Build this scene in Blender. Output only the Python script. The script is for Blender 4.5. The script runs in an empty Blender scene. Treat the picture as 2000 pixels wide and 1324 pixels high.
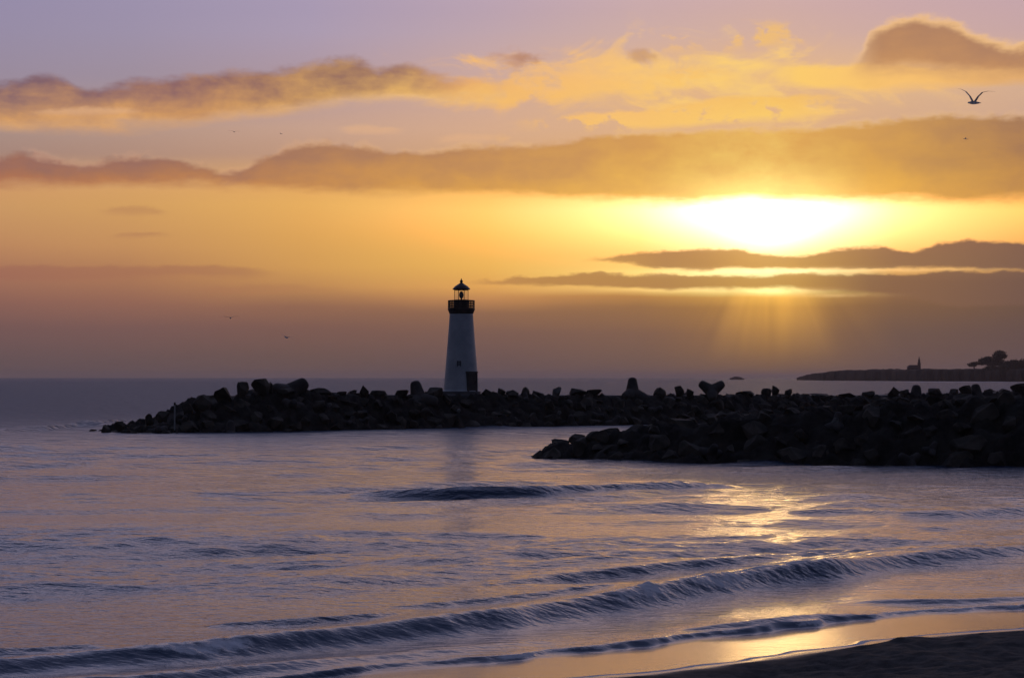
import bpy, bmesh, math, random
import numpy as np
from mathutils import Vector, Matrix, Euler

random.seed(7)
rng = np.random.default_rng(7)
SC = bpy.context.scene
COL = SC.collection
R = math.radians
F = 4000.0            # focal length in photo pixels (2000 px wide photo)
CZ = 5.6              # eye height over the sea
HY = 737.0            # photo row of the horizon
SUN_AZ, SUN_EL = math.atan((1500 - 1000) / F), math.atan((HY - 440) / F)

# ------------------------------------------------------------------ helpers
def lin(c):
    out = []
    for v in c:
        v = v / 255.0
        out.append(v / 12.92 if v <= 0.04045 else ((v + 0.055) / 1.055) ** 2.4)
    return out

def tag(o, label=None, cat=None, group=None, kind=None):
    if label: o['label'] = label
    if cat: o['category'] = cat
    if group: o['group'] = group
    if kind: o['kind'] = kind
    return o

def link(o):
    COL.objects.link(o)
    return o

def mesh_obj(name, bm, mat, parent=None, smooth=False):
    me = bpy.data.meshes.new(name)
    bm.normal_update()
    bm.to_mesh(me)
    bm.free()
    if smooth:
        for p in me.polygons: p.use_smooth = True
    me.materials.append(mat)
    o = link(bpy.data.objects.new(name, me))
    if parent: o.parent = parent
    return o

def empty(name, loc, rz=0):
    o = link(bpy.data.objects.new(name, None))
    o.location = loc
    o.rotation_euler = (0, 0, rz)
    o.empty_display_size = 0.3
    return o

def ground_pt(px, py, z=0.0):
    d = (CZ - z) * F / (py - HY)
    return ((px - 1000) / F * d, d)

def sky_pt(px, py, d):
    return Vector(((px - 1000) / F * d, d, CZ + (HY - py) / F * d))

# ------------------------------------------------------------------ materials
class NT:
    """tiny expression builder over a node tree"""
    def __init__(s, tree): s.t = tree; s.n = tree.nodes; s.l = tree.links
    def put(s, inp, v):
        if isinstance(v, Sock): s.l.new(v.s, inp)
        elif isinstance(v, (tuple, list)):
            inp.default_value = tuple(v) if len(v) == len(inp.default_value) else tuple(v) + (1.0,)
        else: inp.default_value = v
    def math(s, op, a, b=0.0, clamp=False, c=None):
        n = s.n.new('ShaderNodeMath'); n.operation = op; n.use_clamp = clamp
        s.put(n.inputs[0], a); s.put(n.inputs[1], b)
        if c is not None: s.put(n.inputs[2], c)
        return Sock(s, n.outputs[0])
    def sstep(s, v, a, b, o0=0.0, o1=1.0, mode='SMOOTHSTEP'):
        n = s.n.new('ShaderNodeMapRange'); n.interpolation_type = mode; n.clamp = True
        s.put(n.inputs[0], v)
        for i, x in zip((1, 2, 3, 4), (a, b, o0, o1)): s.put(n.inputs[i], x)
        return Sock(s, n.outputs[0])
    def mix(s, f, a, b, mode='MIX'):
        n = s.n.new('ShaderNodeMix'); n.data_type = 'RGBA'; n.blend_type = mode; n.clamp_factor = True
        s.put(n.inputs[0], f); s.put(n.inputs[6], a); s.put(n.inputs[7], b)
        return Sock(s, n.outputs[2])
    def vec(s, x, y, z=0.0):
        n = s.n.new('ShaderNodeCombineXYZ')
        s.put(n.inputs[0], x); s.put(n.inputs[1], y); s.put(n.inputs[2], z)
        return Sock(s, n.outputs[0])
    def noise(s, v, scale, detail=4.0, rough=0.5, color=False, dist=0.0, dim='3D'):
        n = s.n.new('ShaderNodeTexNoise'); n.noise_dimensions = dim
        s.put(n.inputs['Vector'], v); n.inputs['Scale'].default_value = scale
        n.inputs['Detail'].default_value = detail; n.inputs['Roughness'].default_value = rough
        n.inputs['Distortion'].default_value = dist
        return Sock(s, n.outputs[1 if color else 0])
    def ramp(s, f, stops):
        n = s.n.new('ShaderNodeValToRGB'); cr = n.color_ramp
        stops = sorted(stops)
        while len(cr.elements) < len(stops): cr.elements.new(0.5)
        for e, (p, c) in zip(cr.elements, stops): e.position = p
        for e, (p, c) in zip(cr.elements, stops): e.position = p; e.color = (*c, 1)
        s.put(n.inputs[0], f)
        return Sock(s, n.outputs[0])
    def curve(s, f, pts):
        n = s.n.new('ShaderNodeFloatCurve'); m = n.mapping; m.extend = 'HORIZONTAL'
        c = m.curves[0]; pts = sorted(pts)
        while len(c.points) < len(pts): c.points.new(0.5, 0.5)
        for p, (x, y) in zip(c.points, pts): p.location = (x, y)
        for p in c.points: p.handle_type = 'AUTO'
        m.update()
        n.inputs[0].default_value = 1.0
        s.put(n.inputs[1], f)
        return Sock(s, n.outputs[0])

class Sock:
    def __init__(s, nt, sock): s.nt = nt; s.s = sock
    def __add__(a, b): return a.nt.math('ADD', a, b)
    __radd__ = __add__
    def __sub__(a, b): return a.nt.math('SUBTRACT', a, b)
    def __rsub__(a, b): return a.nt.math('SUBTRACT', b, a)
    def __mul__(a, b): return a.nt.math('MULTIPLY', a, b)
    __rmul__ = __mul__
    def __truediv__(a, b): return a.nt.math('DIVIDE', a, b)
    def __pow__(a, b): return a.nt.math('POWER', a, b)

def material(name):
    m = bpy.data.materials.new(name); m.use_nodes = True
    t = m.node_tree
    return m, NT(t), t.nodes['Principled BSDF']

def surface(name, c0, c1, scale, rough=0.8, bump=0.0, bscale=None, spec=0.3, metallic=0.0, detail=6, bdist=0.05):
    m, nt, b = material(name)
    tc = Sock(nt, nt.n.new('ShaderNodeTexCoord').outputs['Object'])
    f = nt.noise(tc, scale, detail, 0.6)
    nt.put(b.inputs['Base Color'], nt.mix(nt.sstep(f, 0.32, 0.68), c0, c1))
    b.inputs['Roughness'].default_value = rough
    b.inputs['Specular IOR Level'].default_value = spec
    b.inputs['Metallic'].default_value = metallic
    if bump:
        bn = nt.n.new('ShaderNodeBump'); bn.inputs['Strength'].default_value = bump
        bn.inputs['Distance'].default_value = bdist
        nt.put(bn.inputs['Height'], nt.noise(tc, bscale or scale * 4, 8, 0.65))
        nt.l.new(bn.outputs[0], b.inputs['Normal'])
    return m

# rocks are dark wet basalt and weathered concrete with algae and pale guano
M_ROCK = surface('wet_boulder_rock', (0.032, 0.028, 0.023), (0.105, 0.09, 0.07), 0.7, 0.85, 0.8, 2.2, 0.15, bdist=0.18)
M_TETRA = surface('weathered_concrete', (0.05, 0.046, 0.043), (0.11, 0.10, 0.092), 0.8, 0.9, 0.5, 3.0, 0.12, bdist=0.08)
M_PALE = surface('guano_stained_rock', (0.10, 0.098, 0.09), (0.24, 0.23, 0.21), 1.1, 0.9, 0.6, 3.0, 0.1, bdist=0.1)
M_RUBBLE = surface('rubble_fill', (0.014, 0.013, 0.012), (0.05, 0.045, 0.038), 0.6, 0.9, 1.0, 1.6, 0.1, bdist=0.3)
M_WALK = surface('walkway_concrete', (0.10, 0.10, 0.105), (0.15, 0.148, 0.15), 0.5, 0.85, 0.2, 4.0, 0.2, bdist=0.02)
M_WHITE = surface('white_tower_paint', (0.42, 0.45, 0.47), (0.58, 0.60, 0.61), 0.45, 0.55, 0.12, 5.0, 0.3, bdist=0.02)
M_COPPER = surface('dark_bronze_paint', (0.045, 0.034, 0.026), (0.08, 0.06, 0.044), 1.5, 0.5, 0.1, 8, 0.4, bdist=0.01)
M_ROOF = surface('dark_red_roof_metal', (0.05, 0.022, 0.016), (0.08, 0.035, 0.025), 1.2, 0.5, 0.1, 8, 0.4, bdist=0.01)
M_DOOR = surface('dark_door_bronze', (0.05, 0.045, 0.045), (0.09, 0.075, 0.07), 1.4, 0.5, 0.2, 6, 0.4, bdist=0.01)
M_WIN = surface('dark_window_glass', (0.07, 0.075, 0.085), (0.1, 0.105, 0.115), 2.0, 0.2, 0, None, 0.5)
M_LENS = surface('lens_optic_glass', (0.08, 0.06, 0.05), (0.12, 0.09, 0.07), 2.0, 0.15, 0, None, 0.6)
M_POLE = surface('pale_pole_paint', (0.34, 0.34, 0.33), (0.5, 0.5, 0.47), 3.0, 0.5, 0, None, 0.4)
M_LAND = surface('headland_scrub', (0.030, 0.026, 0.020), (0.07, 0.055, 0.042), 0.02, 0.95, 0.6, 0.15, 0.05, bdist=2.0)
M_BRICK = surface('brick_masonry', (0.10, 0.06, 0.05), (0.15, 0.09, 0.07), 0.2, 0.85, 0, None, 0.15)
M_TILE = surface('roof_tile', (0.06, 0.035, 0.03), (0.09, 0.05, 0.04), 0.2, 0.85, 0, None, 0.15)
M_BARK = surface('cypress_bark', (0.03, 0.024, 0.02), (0.06, 0.045, 0.036), 0.3, 0.95, 0, None, 0.05)
M_LEAF = surface('cypress_foliage', (0.022, 0.03, 0.016), (0.05, 0.058, 0.03), 0.1, 0.9, 0, None, 0.1)

def glass_mat():
    m, nt, b = material('lantern_pane_glass')
    nt.n.remove(b)
    tr = nt.n.new('ShaderNodeBsdfTransparent'); tr.inputs[0].default_value = (0.93, 0.93, 0.93, 1)
    gl = nt.n.new('ShaderNodeBsdfGlossy'); gl.inputs['Roughness'].default_value = 0.03
    mx = nt.n.new('ShaderNodeMixShader'); mx.inputs[0].default_value = 0.06
    nt.l.new(tr.outputs[0], mx.inputs[1]); nt.l.new(gl.outputs[0], mx.inputs[2])
    nt.l.new(mx.outputs[0], nt.n['Material Output'].inputs[0])
    return m
M_GLASS = glass_mat()

def feather_mat():
    m, nt, b = material('gull_feather')
    tc = Sock(nt, nt.n.new('ShaderNodeTexCoord').outputs['Object'])
    c = nt.mix(nt.sstep(nt.noise(tc, 6, 3), 0.35, 0.65), (0.74, 0.73, 0.71), (0.88, 0.87, 0.85))
    nt.put(b.inputs['Base Color'], c); b.inputs['Roughness'].default_value = 0.8
    tl = nt.n.new('ShaderNodeBsdfTranslucent'); nt.put(tl.inputs[0], c)
    mx = nt.n.new('ShaderNodeMixShader'); mx.inputs[0].default_value = 0.8
    nt.l.new(b.outputs[0], mx.inputs[1]); nt.l.new(tl.outputs[0], mx.inputs[2])
    nt.l.new(mx.outputs[0], nt.n['Material Output'].inputs[0])
    return m
M_GULL = feather_mat()

def sand_mat():
    m, nt, b = material('dark_beach_sand')
    tc = Sock(nt, nt.n.new('ShaderNodeTexCoord').outputs['Object'])
    wet = Sock(nt, nt.n.new('ShaderNodeAttribute').outputs['Fac'])
    wet.s.node.attribute_name = 'wet'
    f = nt.noise(tc, 3.0, 8, 0.7)
    dry = nt.mix(nt.sstep(f, 0.35, 0.7), (0.05, 0.047, 0.045), (0.105, 0.097, 0.09))
    nt.put(b.inputs['Base Color'], nt.mix(wet, dry, (0.03, 0.026, 0.024)))
    nt.put(b.inputs['Roughness'], nt.sstep(wet, 0, 1, 0.95, 0.35))
    nt.put(b.inputs['Specular IOR Level'], nt.sstep(wet, 0, 1, 0.1, 0.4))
    bn = nt.n.new('ShaderNodeBump'); bn.inputs['Distance'].default_value = 0.04
    nt.put(bn.inputs['Strength'], nt.sstep(wet, 0, 1, 0.8, 0.1))
    nt.put(bn.inputs['Height'], nt.noise(tc, 7.0, 8, 0.7))
    nt.l.new(bn.outputs[0], b.inputs['Normal'])
    return m
M_SAND = sand_mat()

def water_mat():
    m, nt, b = material('sea_water')
    tc = Sock(nt, nt.n.new('ShaderNodeTexCoord').outputs['Object'])
    def attr(nm):
        n = nt.n.new('ShaderNodeAttribute'); n.attribute_name = nm
        return Sock(nt, n.outputs['Fac'])
    foam, calm, far = attr('foam'), attr('calm'), attr('far')
    fn = nt.noise(tc, 5.0, 4, 0.75)
    ff = nt.sstep(foam + (fn - 0.5) * 0.9, 0.32, 0.72)
    nt.put(b.inputs['Base Color'], nt.mix(ff, (0.019, 0.042, 0.085), (0.62, 0.64, 0.68)))
    rg = nt.sstep(far, 0, 1, 0.16, 0.5) + calm * 0.035
    nt.put(b.inputs['Roughness'], nt.math('MAXIMUM', rg, ff * 0.85))
    b.inputs['IOR'].default_value = 1.333
    # ripples too small for the mesh
    st = nt.vec(0, 0, 0)
    mp = nt.n.new('ShaderNodeMapping'); mp.inputs['Scale'].default_value = (0.55, 1.0, 1.0)
    nt.put(mp.inputs[0], tc)
    v = Sock(nt, mp.outputs[0])
    h1 = nt.noise(v, 3.2, 3, 0.55)
    h2 = nt.noise(v, 0.35, 3, 0.6)
    h = h1 * nt.sstep(far, 0, 1, 0.085, 0.11) + h2 * nt.sstep(far, 0, 1, 0.0, 3.2)
    h = h + nt.noise(v, 1.15, 3, 0.55) * attr('mid') * 0.30
    h = h * (1.0 - calm * 0.93)
    bn = nt.n.new('ShaderNodeBump'); bn.inputs['Strength'].default_value = 1.0
    bn.inputs['Distance'].default_value = 1.0
    nt.put(bn.inputs['Height'], h)
    nt.l.new(bn.outputs[0], b.inputs['Normal'])
    return m
M_SEA = water_mat()

# ------------------------------------------------------------------ world: sunset sky
def build_world():
    w = bpy.data.worlds.new('World'); SC.world = w; w.use_nodes = True
    t = w.node_tree; nt = NT(t)
    bg = t.nodes['Background']
    g = nt.n.new('ShaderNodeTexCoord').outputs['Generated']
    sep = nt.n.new('ShaderNodeSeparateXYZ'); nt.l.new(g, sep.inputs[0])
    x, y, z = (Sock(nt, sep.outputs[i]) for i in range(3))
    az = nt.math('ARCTAN2', x, y)
    el = nt.math('ARCSINE', z)
    A0, AW = -0.30, 0.60                        # azimuth window of the drawn clouds
    def ca(px): return (math.atan((px - 1000) / F) - A0) / AW
    def ce(px, py): return math.atan((HY - py) / F * math.cos(math.atan((px - 1000) / F))) / 0.25
    U = (az - A0) / AW
    V = el / 0.25
    # cloud noises in (azimuth, elevation)
    def sn(dx, ey, scale, detail, rough=0.55, u=None, dist=0.0):
        return nt.noise(nt.vec((az if u is None else u) + dx, el * ey), scale, detail, rough, dim='2D', dist=dist) - 0.5
    n_lo = sn(3.1, 2.4, 16, 4)
    n_hi = sn(7.7, 2.4, 60, 4, 0.6)
    n_st = sn(12.3, 5.0, 14, 4)
    n_fi = sn(17.9, 1.6, 150, 3, 0.6)
    n_bl = sn(23.4, 1.5, 42, 5, 0.58, az + n_lo * 0.02)
    PXV = 1.0 / (F * 0.25)                     # one photo pixel in V
    PXU = 1.0 / (F * AW)

    # ---- clear-sky gradient: one elevation ramp for each of several azimuths
    cols = {
        -200: [(737,(96,80,84)),(700,(104,83,85)),(640,(118,88,86)),(590,(138,97,88)),(540,(160,110,92)),(480,(183,130,96)),(400,(200,150,103)),(372,(204,150,104)),(300,(160,130,122)),(250,(163,140,134)),(150,(152,138,156)),(60,(148,138,164)),(-30,(146,137,168))],
        250: [(737,(104,84,82)),(700,(108,85,83)),(640,(124,91,85)),(590,(150,104,86)),(540,(175,122,88)),(480,(200,146,94)),(400,(213,160,98)),(372,(216,162,102)),(300,(178,142,124)),(250,(182,150,136)),(150,(160,144,158)),(60,(158,146,170)),(-30,(156,145,174))],
        600: [(737,(108,86,80)),(700,(112,87,80)),(640,(128,93,82)),(600,(150,106,82)),(560,(192,138,86)),(520,(214,158,88)),(460,(222,166,90)),(400,(232,176,96)),(372,(230,172,98)),(300,(196,154,128)),(250,(200,162,142)),(150,(176,152,160)),(60,(172,156,178)),(-30,(166,152,180))],
        950: [(737,(108,86,82)),(700,(114,88,83)),(650,(128,95,82)),(610,(150,108,80)),(585,(196,138,86)),(560,(230,168,90)),(520,(238,182,90)),(460,(244,190,94)),(410,(250,202,108)),(372,(246,192,102)),(300,(215,168,128)),(250,(216,172,142)),(150,(206,170,158)),(60,(192,166,174)),(-30,(182,160,180))],
        1250: [(737,(116,90,79)),(700,(122,93,79)),(650,(134,99,79)),(600,(158,114,74)),(580,(190,136,76)),(566,(248,198,112)),(530,(255,214,118)),(500,(252,206,110)),(460,(255,216,120)),(410,(255,236,152)),(385,(255,226,132)),(300,(228,176,120)),(250,(224,178,138)),(150,(226,180,140)),(60,(208,174,166)),(-30,(198,168,176))],
        1500: [(737,(130,98,72)),(700,(138,101,70)),(650,(152,109,68)),(600,(176,126,66)),(580,(214,160,76)),(566,(255,230,138)),(530,(255,246,176)),(500,(255,238,160)),(460,(255,250,200)),(410,(255,252,215)),(385,(255,236,150)),(300,(230,178,112)),(250,(228,180,136)),(150,(232,184,136)),(60,(214,176,160)),(-30,(204,170,172))],
        1750: [(737,(108,84,78)),(700,(110,85,77)),(650,(116,89,75)),(600,(132,97,70)),(575,(146,106,72)),(550,(160,116,74)),(530,(225,170,96)),(480,(250,204,112)),(410,(255,228,134)),(385,(255,214,112)),(300,(216,166,110)),(240,(216,172,140)),(150,(228,184,140)),(60,(208,172,164)),(-30,(202,168,174))],
        2000: [(737,(97,78,78)),(700,(100,79,77)),(650,(104,81,75)),(600,(112,85,70)),(575,(120,90,72)),(550,(134,98,72)),(530,(190,140,88)),(480,(226,172,92)),(410,(252,206,108)),(385,(244,190,96)),(300,(196,150,108)),(240,(206,166,142)),(150,(216,176,146)),(60,(202,168,166)),(-30,(198,166,174))],
    }
    base = None; prev = None
    for px in sorted(cols):
        stops = [(max(0.0, min(1.0, ce(px, py))), lin(c)) for py, c in cols[px]]
        r = nt.ramp(V + n_st * 12 * PXV, stops)
        if base is None: base = r
        else: base = nt.mix(nt.sstep(U, ca(prev), ca(px), mode='LINEAR'), base, r)
        prev = px

    # ---- the hidden sun's glow
    def blob(px, py, a, b, dv=0.0):
        du = (U - ca(px)) / (a * PXU); dw = (V + dv - ce(px, py)) / (b * PXV)
        return nt.math('EXPONENT', (du * du + dw * dw) * -1.0)
    def add(col, k, c):
        return nt.mix(k, col, tuple(c), 'ADD')
    def addscaled(col, k, c):                   # factor may exceed one
        n = nt.n.new('ShaderNodeVectorMath'); n.operation = 'SCALE'
        n.inputs[0].default_value = c; nt.put(n.inputs['Scale'], k)
        n2 = nt.n.new('ShaderNodeVectorMath'); n2.operation = 'ADD'
        nt.put(n2.inputs[0], col); nt.l.new(n.outputs[0], n2.inputs[1])
        return Sock(nt, n2.outputs[0])
    col = addscaled(base, blob(1500, 432, 330, 70) * 0.5, (1.0, 0.52, 0.27))
    col = addscaled(col, blob(1495, 408, 180, 44) * 1.5, (1.0, 0.86, 0.66))
    col = addscaled(col, blob(1502, 448, 72, 34) * 1.3, (1.0, 0.88, 0.55))

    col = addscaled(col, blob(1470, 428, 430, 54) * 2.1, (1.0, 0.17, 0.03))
    # ---- cloud bands: top and bottom edges as curves over azimuth
    def band(col, top, bot, cu, cl, opac=0.95, st=8, sb=10, amp=8, hi=4, power=1.0, amp_b=None, tex=0.9, wisp=0.0):
        T = nt.curve(U, [(ca(a), ce(a, b)) for a, b in top])
        B = nt.curve(U, [(ca(a), ce(a, b)) for a, b in bot])
        vt = V + n_lo * (amp * 3 * PXV) + n_hi * (hi * 3.0 * PXV) + n_fi * (hi * 1.0 * PXV)
        vb = V + n_lo * ((amp if amp_b is None else amp_b) * PXV) + n_st * (hi * 4 * PXV) + n_hi * (hi * 2 * PXV)
        m1 = nt.sstep(T - vt, -0.35 * st * PXV, st * PXV)
        m2 = nt.sstep(vb - B, -sb * PXV, sb * PXV)
        f = nt.math('DIVIDE', vt - B, nt.math('MAXIMUM', T - B, 2 * PXV), clamp=True)
        f = nt.math('POWER', f, power)
        cc = nt.mix(f + n_bl * tex + n_st * (tex * 0.7), cl, cu)
        m = m1 * m2 * opac
        xs = [p[0] for p in top]
        if xs[0] > 0: m = m * nt.sstep(U, ca(xs[0]), ca(xs[0] + 0.25 * (xs[-1] - xs[0]) if xs[-1] < 2000 else xs[0] + 90))
        if xs[-1] < 2000: m = m * nt.sstep(U, ca(xs[-1]), ca(xs[-1] - 0.25 * (xs[-1] - xs[0]) if xs[0] > 0 else xs[-1] - 90))
        if wisp: m = m * nt.sstep(n_bl + n_lo * 0.4, -wisp, 0.12 - wisp)
        return nt.mix(m, col, cc), m1 * m2

    def azramp(stops):                          # colour varying along the azimuth
        return nt.ramp(U, [(ca(p), lin(c)) for p, c in stops])

    # bright wisps, middle and right
    wn = sn(31.7, 2.0, 26, 5, 0.6, dist=0.6) + 0.5
    reg = blob(1270, 165, 470, 95)
    wm = nt.sstep(wn + reg * 0.34 - 0.36 + n_st * 0.5, 0.27, 0.58) * nt.sstep(reg, 0.03, 0.4)
    col = nt.mix(wm * nt.sstep(n_hi, -0.25, 0.2, 0.62, 0.92), col, azramp([(700,(240,180,112)),(1100,(252,194,114)),(1450,(255,210,118)),(1750,(252,200,122))]))
    yel = azramp([(300,(226,166,100)),(800,(242,178,98)),(1200,(252,198,110)),(1500,(255,208,110)),(1750,(252,196,112)),(2000,(236,178,110))])
    yel2 = azramp([(800,(240,178,112)),(1200,(250,194,116)),(1500,(248,194,102)),(1750,(247,190,112)),(2000,(240,186,120))])
    col, _ = band(col, [(960,250),(1050,232),(1150,218),(1300,204),(1420,190),(1540,182),(1650,192),(1720,210)],
                  [(960,250),(1100,254),(1250,250),(1400,242),(1550,232),(1650,222),(1720,212)], yel2, yel, 0.95, 9, 12, 9, 6, wisp=0.13)
    col, _ = band(col, [(860,160),(950,140),(1050,138),(1200,140),(1350,130),(1440,140),(1480,160)],
                  [(860,170),(950,205),(1050,200),(1200,186),(1350,176),(1440,172),(1480,165)], yel2, yel, 0.85, 14, 16, 14, 8, wisp=0.08)
    col, _ = band(col, [(1150,100),(1250,64),(1400,46),(1520,34),(1580,52),(1640,80)],
                  [(1150,112),(1250,100),(1400,98),(1520,84),(1580,80),(1640,86)], yel2, yel2, 0.7, 18, 22, 16, 9, wisp=0.07)
    col, _ = band(col, [(1480,135),(1560,122),(1680,122),(1800,130),(2000,120),(2100,120)],
                  [(1480,150),(1560,164),(1680,172),(1800,170),(1900,166),(2000,160),(2100,158)], yel, yel, 0.95, 10, 12, 9, 5)
    # upper left cloud: mauve top over an orange underside
    col, _ = band(col, [(-150,170),(0,160),(90,142),(180,172),(260,160),(360,148),(450,132),(560,128),(640,112),(700,116),(745,135),(785,122),(830,138),(900,146),(970,150),(1040,168)],
                  [(-150,248),(0,246),(200,244),(340,240),(440,226),(600,206),(700,192),(800,192),(900,196),(970,196),(1040,190)],
                  azramp([(0,(126,96,106)),(300,(142,102,102)),(650,(136,98,94)),(800,(160,116,98)),(920,(232,170,108)),(1040,(246,188,112))]),
                  azramp([(0,(232,170,100)),(400,(236,172,94)),(700,(246,190,100)),(900,(250,196,108))]), 0.97, 17, 20, 11, 8, 0.62, tex=0.9)
    # a small dark puff and the cumulus on the right with a lit rim
    for bx, by, ba, bb, cc in ((1010, 118, 62, 26, (196,142,108)), (1030, 112, 34, 14, (180,128,102)), (1252, 106, 34, 22, (196,146,104)), (780, 136, 52, 16, (150,110,104))):
        bl = blob(bx, by, ba, bb)
        pm = nt.sstep(bl + n_bl * 2.0 + n_lo * 0.8 + n_hi * 0.8, 0.30, 1.0) * nt.sstep(bl, 0.08, 0.4)
        col = nt.mix(pm * 0.6, col, tuple(lin(cc)))
    ctop = [(1640,128),(1680,98),(1705,56),(1745,34),(1810,22),(1870,34),(1920,62),(1970,72),(2050,60),(2150,70)]
    cbot = [(1640,134),(1680,140),(1745,140),(1810,136),(1870,142),(1920,146),(2000,146),(2150,144)]
    rim = tuple(lin((248,196,130)))
    col, _ = band(col, ctop, cbot, rim, rim, 0.85, 15, 16, 9, 10)
    col, _ = band(col, [(a, b + 13) for a, b in ctop], cbot, tuple(lin((170,124,98))), tuple(lin((196,142,96))), 0.95, 20, 26, 9, 10, amp_b=26)
    # the long middle bank
    dtop = [(-150,312),(0,308),(55,300),(110,311),(220,308),(310,304),(390,322),(450,333),(520,302),(590,282),(680,284),(790,294),(900,287),(1080,281),(1190,264),(1400,251),(1600,246),(1740,233),(1850,223),(2000,223),(2150,224)]
    dbot = [(-150,366),(0,362),(250,362),(450,360),(600,370),(900,376),(1100,386),(1350,391),(1500,388),(1700,390),(2000,386),(2150,386)]
    col, _ = band(col, [(a, b - 7) for a, b in dtop], [(a, b + 22) for a, b in dtop],
                  azramp([(0,(208,160,136)),(500,(222,170,128)),(1000,(240,190,130)),(1500,(250,204,126)),(2000,(232,186,136))]),
                  azramp([(0,(208,160,136)),(500,(222,170,128)),(1000,(240,190,130)),(1500,(250,204,126)),(2000,(232,186,136))]), 0.55, 14, 10, 9, 9, tex=0, wisp=0.1)
    col, dm = band(col, dtop, dbot,
                  azramp([(0,(148,104,94)),(400,(156,110,94)),(600,(168,120,92)),(1000,(192,138,90)),(1250,(214,156,86)),(1500,(230,172,88)),(1700,(212,156,84)),(2000,(160,116,86))]),
                  azramp([(0,(178,114,80)),(450,(194,132,80)),(1000,(222,162,80)),(1250,(240,184,84)),(1500,(255,222,120)),(1700,(236,176,76)),(2000,(200,144,76))]),
                  0.94, 12, 13, 8, 8, 0.8, amp_b=7, tex=1.1)
    pk = tuple(lin((228, 178, 136)))
    for tp, bt in (([(650,250),(720,244),(800,248)], [(650,254),(720,260),(800,254)]), ([(840,268),(900,262),(980,266)], [(840,272),(900,276),(980,272)]),
                   ([(40,214),(160,208),(300,216)], [(40,222),(160,226),(300,222)])):
        col, _ = band(col, tp, bt, pk, pk, 0.55, 7, 7, 5, 5, tex=0)
    # small streaks over the left horizon
    str_c = azramp([(0,(160,106,88)),(400,(172,118,86)),(700,(190,136,84))])
    for tp, bt, op in (([(-100,520),(100,518),(350,518),(520,526),(560,532)], [(-100,545),(100,545),(350,540),(520,538),(560,534)], 0.6),
                       ([(350,562),(500,556),(640,560),(700,564)], [(350,564),(500,574),(640,572),(700,566)], 0.5),
                       ([(200,459),(260,454),(320,456),(350,460)], [(200,461),(260,464),(320,463),(350,461)], 0.45),
                       ([(180,410),(300,404),(340,412)], [(180,414),(300,420),(340,415)], 0.3)):
        col, _ = band(col, tp, bt, str_c, str_c, op * 1.1, 7, 8, 5, 5, tex=0)
    # dark bars below the sun with bright slits between them
    e1u = azramp([(1150,(200,148,84)),(1300,(176,126,80)),(1450,(178,126,72)),(1560,(180,130,74)),(1750,(146,106,78)),(2000,(122,90,78))])
    e1l = azramp([(1150,(206,152,84)),(1300,(182,132,80)),(1450,(196,140,72)),(1560,(196,142,72)),(1750,(152,112,78)),(2000,(126,94,78))])
    col, _ = band(col, [(1120,508),(1180,500),(1260,489),(1340,486),(1440,486),(1500,493),(1560,494),(1640,485),(1700,480),(1790,486),(1850,474),(1930,472),(2000,474),(2150,472)],
                  [(1120,508),(1200,511),(1300,522),(1380,526),(1450,521),(1540,524),(1700,527),(1850,524),(2000,525),(2150,525)], e1u, e1l, 0.94, 7, 4, 5, 6, amp_b=3, tex=0.4)
    e2 = azramp([(900,(206,148,86)),(1050,(188,136,78)),(1300,(180,130,76)),(1450,(192,140,70)),(1560,(190,138,70)),(1700,(146,106,74)),(2000,(120,90,76))])
    col, _ = band(col, [(880,549),(960,541),(1100,536),(1250,534),(1400,537),(1480,540),(1560,533),(1700,536),(1850,529),(2000,529),(2150,529)],
                  [(880,550),(960,553),(1100,559),(1300,561),(1450,563),(1540,562),(1590,570),(1680,573),(1800,586),(2000,600),(2150,600)], e2, e2, 0.92, 5, 5, 5, 6, amp_b=3)
    # sunlight breaking through the slits between the bars
    for sx, sy, sa, sb_, k in ((1480, 530, 190, 6, 0.55), (1515, 569, 75, 6, 0.6), (1380, 566, 130, 4, 0.25), (1640, 578, 70, 3.5, 0.22), (1800, 527, 130, 3, 0.18), (1420, 487, 60, 3, 0.3)):
        sl_ = blob(sx, sy, sa, sb_, n_hi * (5 * PXV) + n_st * (6 * PXV))
        col = addscaled(col, sl_ * nt.sstep(n_bl, -0.3, 0.1, 0.3, 1.0) * k, (1.0, 0.74, 0.34))
    # ray of light dropping from the last slit
    ray = nt.sstep(V, ce(1500, 730), ce(1500, 570)) * nt.sstep(V, ce(1500, 562), ce(1500, 580))
    spread = (1.0 - nt.sstep(V, ce(1500, 737), ce(1500, 570), mode='LINEAR')) * 45 + 70
    du = (U - ca(1515)) / PXU / spread
    rb = nt.math('EXPONENT', nt.math('POWER', nt.math('ABSOLUTE', du), 3.0) * -1.0)
    rn = nt.noise(nt.vec(az, 0.0), 70, 1, 0.5, dim='2D')
    col = addscaled(col, ray * rb * nt.sstep(rn, 0.3, 0.7, 0.7, 1.1), (0.38, 0.19, 0.02))
    fan = (U - ca(1500)) / PXU / nt.math('MAXIMUM', (ce(1500, 400) - V) / PXV, 20.0)
    fr = nt.noise(nt.vec(fan, 0.0), 4.2, 2, 0.5, dim='2D')
    fk = nt.sstep(fr, 0.42, 0.66) * nt.math('EXPONENT', fan * fan * -3.2)
    col = addscaled(col, fk * nt.sstep(V, ce(1500, 735), ce(1500, 585)) * nt.sstep(V, ce(1500, 560), ce(1500, 588)), (0.13, 0.065, 0.012))
    # glare of the sun spilling over the clouds in front of it
    col = addscaled(col, blob(1497, 415, 150, 62) * 0.42, (1.0, 0.72, 0.22))
    col = addscaled(col, blob(1500, 470, 90, 90) * 0.14, (1.0, 0.62, 0.12))

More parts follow.
